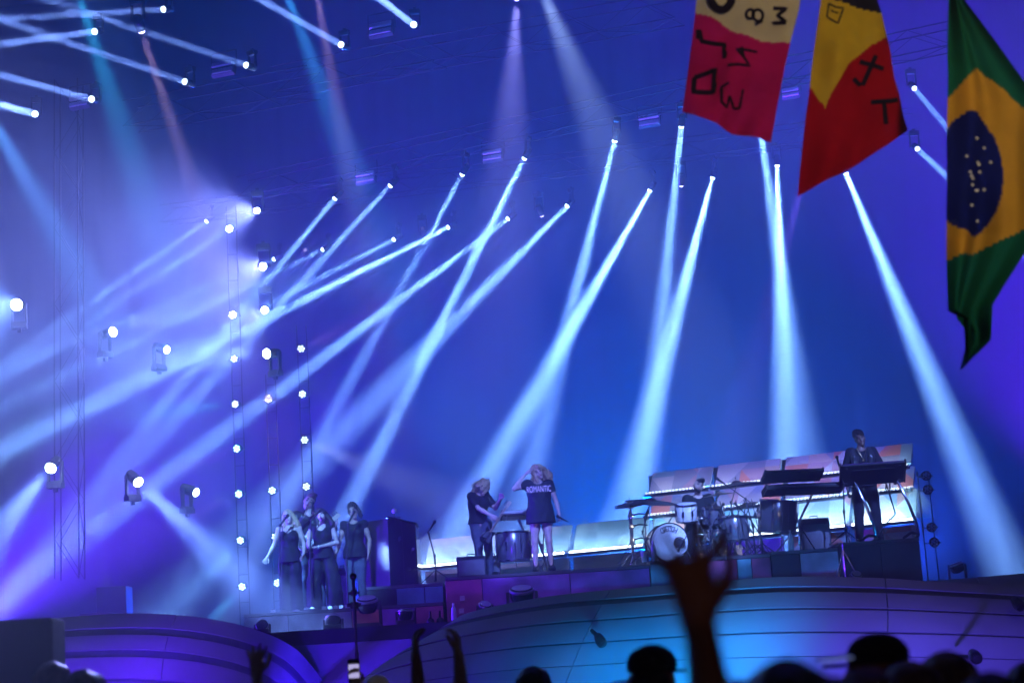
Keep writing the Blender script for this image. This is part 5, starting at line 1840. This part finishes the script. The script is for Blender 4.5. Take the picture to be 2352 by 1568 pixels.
onlooker('blurred brown haired head right behind the capped person', 2085, 1500, 4.8, HAIRR, 'short', SKIN, jack=0)
onlooker('dark long haired head low at the right, beside the lower right corner', 2270, 1528, 4.2, HAIRD, 'long', SKINM, jack=2)
onlooker('dark head low under the large raised hand', 1690, 1545, 3.9, HAIRD, 'long', SKINM, jack=1)
onlooker('round dark head at the bottom below the cyan lit stage front', 1222, 1522, 9.5, HAIRD, 'long', SKINM, jack=2)
onlooker('dark head low at the bottom, left of the large raised hand and the dark cap', 1425, 1552, 6.5, HAIRD, 'short', SKINM, jack=2)
onlooker('person raising both forearms at the bottom centre left', 1005, 1600, 8.6, HAIRD, 'short', SKIN, jack=0, hgt=1.62, arms={
    'R': (P(965, 1625, 8.5), P(955, 1505, 8.4), (.02, -.1, 1), (1, .3, 0), (.9, .05), 1),
    'L': (P(1062, 1622, 8.5), P(1053, 1500, 8.4), (-.05, .1, 1), (-1, .3, 0), (.9, .05), 1)})
onlooker('person raising one hand with two fingers out at the lower left', 610, 1625, 8.8, HAIRD, 'short', SKIN, jack=0, hgt=1.6, arms={
    'R': (P(596, 1660, 8.6), P(590, 1548, 8.5), (.0, .0, 1), (0, 1, 0), (.2, .3), -1)})
onlooker('head with fluffy brown hair at the lower left beside the loudspeaker', 192, 1527, 7.5, HAIRR, 'long', SKIN, jack=0)
onlooker('partly hidden head against the loudspeaker at the lower left', 120, 1508, 9.5, HAIRR, 'short', SKIN, jack=0)
onlooker('crew member with a glossy round helmet in the pit at the bottom left of centre', 866, 1543, 15, HAIRD, 'helmet', SKIN, jack=1)
ph = P(813, 1540, 11.5)
on = onlooker('person holding up a lit phone at the bottom left of centre', 800, 1605, 11.8, HAIRD, 'short', SKIN, jack=1, hgt=1.58, arms={
    'L': (P(825, 1640, 11.6), P(818, 1578, 11.5), (-.1, .1, 1), (0, -1, 0), (.9, .05), 1)})
t = thing('phone', 'lit phone held up at the bottom left of centre', 'phone', ph)
MB().box((0, 0, 0), (.075, .009, .15)).build('case', BLACKG, t, bevel=.004)
MB().box((0, -.006, 0), (.066, .002, .085)).build('screen', mat('phone_screen', (.5, .5, .6), .2, emit=(.6, .55, 1), estr=.8), t)
ph = P(1916, 1511, 5.0)
t = thing('phone', 'phone lying level with a bright lit edge at the bottom right', 'phone', ph)
t.rotation_euler = (.1, -.06, 0)
MB().box((0, 0, 0), (.1, .07, .006)).build('case', BLACKG, t, bevel=.002)
MB().box((0, -.036, .0), (.09, .002, .003)).build('lit_edge', mat('phone_edge_glint', (.5, .5, .6), .2, emit=(.4, .5, 1), estr=.5), t)  # light caught on the edge, put in as emission
p = P(2241, 1508, 18)
t = thing('lamp_pod', 'round dark lamp pod low on the right stage front', 'lamp pod', p)
MB().lathe([(.045, -.09), (.06, -.03), (.062, .02), (.05, .055), (.02, .068)], axis=(.1, -.7, -.4), n=16).build('housing', BLACKG, t, True)
MB().cyl((0, .02, .0), (0, .9, .02), .02, .02).build('stem', BLACK, t, True)

# ------------------------------------------------------------------ flags on poles held over the crowd
from mathutils import noise as mn


def lerp_poly(pts, t):
    """pts: list of (v-param, u, v)"""
    for a, b in zip(pts, pts[1:]):
        if t <= b[0] or b is pts[-1]:
            f = (t - a[0]) / (b[0] - a[0])
            return a[1] + (b[1] - a[1]) * f, a[2] + (b[2] - a[2]) * f


def flag(label, left, right, D, mats, cls, ns, nt_, fold, pole, seed):
    """cloth between a left and a right hem; cls(u, v) -> material slot"""
    top = P((left[0][1] + right[0][1]) / 2, left[0][2] - 20, D)
    t = thing('flag', label, 'flag', (top.x, D, top.z), 0, 'flags over the crowd')
    base = Vector((top.x, D, top.z))

    def pt(s, q):
        a, b = lerp_poly(left, q), lerp_poly(right, q)
        u, v = a[0] + (b[0] - a[0]) * s, a[1] + (b[1] - a[1]) * s
        v += 6 * math.sin(PI * s) * q
        dy = fold * (math.sin(s * 7 + q * 1.5 + seed) + .5 * math.sin(s * 15 + q * 3 + seed * 2)) * (.4 + .6 * q) + .06 * mn.noise((s * 3, q * 4, seed))
        return u, v, dy
    mb = MB()
    uv = []
    for i in range(ns + 1):
        for j in range(nt_ + 1):
            u, v, dy = pt(i / ns, j / nt_)
            mb.v.append(tuple(P(u, v, D) + Vector((0, dy, 0)) - base))
            uv.append((u, v))
    idx = []
    for i in range(ns):
        for j in range(nt_):
            a = i * (nt_ + 1) + j
            mb.f.append((a, a + 1, a + nt_ + 2, a + nt_ + 1))
            uu = (uv[a][0] + uv[a + nt_ + 2][0]) / 2
            vv = (uv[a][1] + uv[a + nt_ + 2][1]) / 2
            idx.append(cls(uu, vv, (i + .5) / ns, (j + .5) / nt_))
    o = mb.build('cloth', None, t, True)
    for m in mats:
        o.data.materials.append(m)
    o.data.polygons.foreach_set('material_index', idx)
    MB().cyl(tuple(Vector(pole[0]) - base), tuple(Vector(pole[1]) - base), .016).build('pole', mat('flag_pole', (.5, .5, .5), .4, .5), t, True)

    def on_cloth(u, v):
        """point just in front of the cloth at picture place u, v"""
        best = None
        for i in range(0, len(uv)):
            d = (uv[i][0] - u) ** 2 + (uv[i][1] - v) ** 2
            if best is None or d < best[0]:
                best = (d, i)
        c = mb.v[best[1]]
        p = P(u, v, D) - base
        return Vector((p.x, c[1] - .006, p.z))
    return t, o, on_cloth


def strokes(o, on_cloth, lines, w, m, name='lettering'):
    mb = MB()
    for ln in lines:
        pts = []
        for a, b in zip(ln, ln[1:]):
            for k in range(6):
                pts.append((a[0] + (b[0] - a[0]) * k / 6, a[1] + (b[1] - a[1]) * k / 6))
        pts.append(ln[-1])
        P3 = [on_cloth(*q) for q in pts]
        for i, p in enumerate(P3):
            d = (P3[min(i + 1, len(P3) - 1)] - P3[max(i - 1, 0)])
            d.y = 0
            d.normalize()
            nn = Vector((-d.z, 0, d.x)) * w * .6
            mb.v += [tuple(p + nn), tuple(p - nn)]
        k0 = len(mb.v) - 2 * len(P3)
        for i in range(len(P3) - 1):
            mb.f.append((k0 + 2 * i, k0 + 2 * i + 1, k0 + 2 * i + 3, k0 + 2 * i + 2))
    return mb.build(name, m, o)


def arc(cx, cy, rx, ry, a0, a1, n=10):
    return [(cx + rx * math.cos(rad(a0 + (a1 - a0) * i / n)), cy + ry * math.sin(rad(a0 + (a1 - a0) * i / n))) for i in range(n + 1)]


FYEL = cloth_mat('flag_cream', (.72, .62, .26))
FRED = cloth_mat('flag_red', (.60, .012, .11))  # extra blue in the red for stage light shining through
FGOLD = cloth_mat('flag_gold', (.78, .50, .02))
FCRIM = cloth_mat('flag_crimson', (.50, .006, .012))
FBLK = cloth_mat('flag_black', (.015, .012, .02), .3)
FGRN = cloth_mat('flag_green', (.012, .16, .07))
FORG = cloth_mat('flag_yellow', (.78, .42, .03))
FBLU = cloth_mat('flag_blue', (.012, .02, .14))
FINK = cloth_mat('marker_ink', (.012, .008, .02), .15)
FSTAR = cloth_mat('flag_star', (.75, .78, .72), .3)


def bound(pts):
    def f(u):
        for a, b in zip(pts, pts[1:]):
            if u <= b[0]:
                return a[1] + (b[1] - a[1]) * (u - a[0]) / (b[0] - a[0])
        return pts[-1][1]
    return f


DF = 10.0
b1 = bound([(1500, 20), (1592, 26), (1640, 42), (1690, 74), (1750, 90), (1850, 98)])
_, o, oc = flag('cream over red flag with hand drawn black letters, leftmost of three', [(0, 1606, -60), (.2, 1598, 20), (.6, 1583, 150), (1, 1567, 256)], [(0, 1846, -60), (.2, 1836, 20), (.6, 1803, 150), (1, 1771, 326)], DF,
                [FYEL, FRED], lambda u, v, s, q: 0 if v < b1(u) else 1, 60, 90, .035, (P(1560, -75, DF), P(1900, -72, DF)), 1)
strokes(o, oc, [[(1776, 52), (1806, 52)], [(1806, 52), (1786, 36), (1806, 22), (1776, 20)], [(1776, 52), (1776, 50)]], .018, FINK)                                     # M
strokes(o, oc, [arc(1740, 38, 12, 12, 0, 360, 14), arc(1722, 36, 9, 10, 0, 360, 12), [(1752, 48), (1734, 58)]], .014, FINK)                                            # ampersand
strokes(o, oc, [arc(1656, -4, 24, 30, 0, 180, 14)], .04, FINK)                                                                                                       # curved letter cut by the frame
strokes(o, oc, [[(1606, 70), (1612, 96), (1664, 102), (1664, 140)], [(1604, 68), (1604, 90)]], .022, FINK)                                                              # big L shape
strokes(o, oc, [[(1596, 178), (1642, 164), (1640, 214), (1592, 214), (1596, 178)]], .024, FINK)                                                                        # D
strokes(o, oc, [[(1740, 118), (1690, 118), (1720, 156), (1668, 160)], [(1702, 112), (1706, 138)]], .014, FINK)                                                          # A V
strokes(o, oc, [[(1672, 198), (1656, 206), (1656, 240), (1668, 250), (1674, 226), (1686, 248), (1700, 244), (1706, 206)]], .013, FINK)                                  # E
b2 = bound([(1800, 150), (1858, 196), (1895, 248), (1910, 214), (1950, 146), (2000, 104), (2040, 84), (2100, 60)])
_, o, oc = flag('gold and crimson flag with dark letters, middle of three', [(0, 1893, -60), (.12, 1884, 0), (.4, 1866, 150), (.7, 1848, 290), (1, 1832, 452)], [(0, 2000, -60), (.2, 2028, 38), (.5, 2050, 150), (.8, 2070, 240), (1, 2083, 302)], DF + .2,
                [FGOLD, FCRIM, FBLK], lambda u, v, s, q: (2 if v < 34 - (2040 - u) * .3 else (0 if v < b2(u) else 1)), 70, 100, .028, (P(1860, -75, DF + .2), P(2160, -72, DF + .2)), 2)
strokes(o, oc, [[(1976, 140), (2030, 158)], [(2012, 128), (1982, 196)], [(1962, 178), (1978, 196)]], .022, FINK)
strokes(o, oc, [[(2000, 236), (2062, 230)], [(2030, 232), (2038, 282)]], .022, FINK)
strokes(o, oc, [[(1902, 12), (1938, 18), (1924, 56), (1898, 42), (1902, 12)], [(1908, 26), (1926, 30)]], .008, FINK)


def brazil(u, v, s, q):
    # green field, yellow lozenge, blue globe
    ul, ur = 2178, 2372
    vt = 150 + (2250 - u) * 1.05 if u < 2250 else 150 + (u - 2250) * .95
    vb = 592 - (u - 2200) * .42
    if ((u - 2226) / 80) ** 2 + ((v - 402) / 138) ** 2 < 1:
        a = v - (286 + (u - 2180) * -.05)
        return 2
    if vt < v < vb and u > 2172:
        return 1
    return 0


_, o, oc = flag('green flag with yellow lozenge and starry blue globe, rightmost of three', [(0, 2181, -60), (.2, 2177, 130), (.6, 2173, 460), (.86, 2170, 720), (.9, 2205, 738), (1, 2213, 838)],
                [(0, 2190, -60), (.07, 2216, 5), (.25, 2352, 196), (.33, 2372, 235), (.65, 2374, 540), (.83, 2268, 708), (.93, 2264, 790), (1, 2216, 836)], DF - .6, [FGRN, FORG, FBLU],
                brazil, 60, 150, .08, (P(2150, -75, DF - .6), P(2400, -72, DF - .6)), 3)
rs = random.Random(4)
for k in range(16):
    a, r = rs.uniform(0, 6.28), rs.uniform(.15, .85)
    c = oc(2243 + 58 * r * math.cos(a), 410 + 115 * r * math.sin(a))
    st = MB()
    n = 10
    vs = [(c.x + (.011 if i % 2 else .0045) * math.cos(2 * PI * i / n), c.y, c.z + (.011 if i % 2 else .0045) * math.sin(2 * PI * i / n)) for i in range(n)]
    st.add(vs, [tuple(range(n))])
    st.build('star', FSTAR, o)

# ------------------------------------------------------------------ stage haze: even air round camera and scene
hz = MB().box((0, 20, 11), (96, 70, 24)).build('haze', None)
hz['kind'] = 'stuff'
hz['label'] = 'thin smoky stage haze filling the air'
hm = bpy.data.materials.new('haze_air')
hm.use_nodes = True
_t = hm.node_tree
_t.nodes.clear()
_o = _t.nodes.new('ShaderNodeOutputMaterial')
_v = _t.nodes.new('ShaderNodeVolumePrincipled')
_v.inputs['Density'].default_value = .013
_v.inputs['Color'].default_value = (.7, .78, 1, 1)  # blue tint put into the haze to deepen the stage light
_v.inputs['Anisotropy'].default_value = .3
_t.links.new(_v.outputs[0], _o.inputs['Volume'])
hz.data.materials.append(hm)

# drifting smoke low along the light strips
sm = MB()
sm.box(((xs[0] + xs[-1]) / 2, -.36, zb + .40), (xs[-1] - xs[0] + .6, .80, .82))
so = sm.build('low_smoke', None)
so.location = wall.location
so.rotation_euler = wall.rotation_euler
so['kind'] = 'stuff'
so['label'] = 'white smoke drifting along the bottom light strips'
m = bpy.data.materials.new('smoke')
m.use_nodes = True
_t = m.node_tree
_t.nodes.clear()
_o = _t.nodes.new('ShaderNodeOutputMaterial')
_v = _t.nodes.new('ShaderNodeVolumePrincipled')
_v.inputs['Color'].default_value = (.95, .97, 1, 1)
_v.inputs['Anisotropy'].default_value = .2
_c = _t.nodes.new('ShaderNodeTexCoord')
_n1 = _t.nodes.new('ShaderNodeTexNoise')
_n1.inputs['Scale'].default_value = 1.6
_n1.inputs['Detail'].default_value = 5
_n1.inputs['Distortion'].default_value = .6
_t.links.new(_c.outputs['Object'], _n1.inputs['Vector'])
_x = _t.nodes.new('ShaderNodeSeparateXYZ')
_t.links.new(_c.outputs['Object'], _x.inputs[0])
_h = _t.nodes.new('ShaderNodeMapRange')          # thins out with height
_h.inputs['From Min'].default_value = zb - .1
_h.inputs['From Max'].default_value = zb + .75
_h.inputs['To Min'].default_value = .60
_h.inputs['To Max'].default_value = .34
_t.links.new(_x.outputs[2], _h.inputs['Value'])
_s = _t.nodes.new('ShaderNodeMath')
_s.operation = 'LESS_THAN'
_d = _t.nodes.new('ShaderNodeMath')
_d.operation = 'SUBTRACT'
_t.links.new(_h.outputs[0], _d.inputs[0])
_t.links.new(_n1.outputs['Fac'], _d.inputs[1])
_k = _t.nodes.new('ShaderNodeMath')
_k.operation = 'MULTIPLY'
_k.use_clamp = False
_k.inputs[1].default_value = 11
_t.links.new(_d.outputs[0], _k.inputs[0])
_m = _t.nodes.new('ShaderNodeMath')
_m.operation = 'MAXIMUM'
_m.inputs[1].default_value = 0
_t.links.new(_k.outputs[0], _m.inputs[0])
_t.nodes.remove(_s)
_t.links.new(_m.outputs[0], _v.inputs['Density'])
_t.links.new(_v.outputs[0], _o.inputs['Volume'])
so.data.materials.append(m)
S.cycles.volume_step_rate = 1.5
S.cycles.volume_max_steps = 128
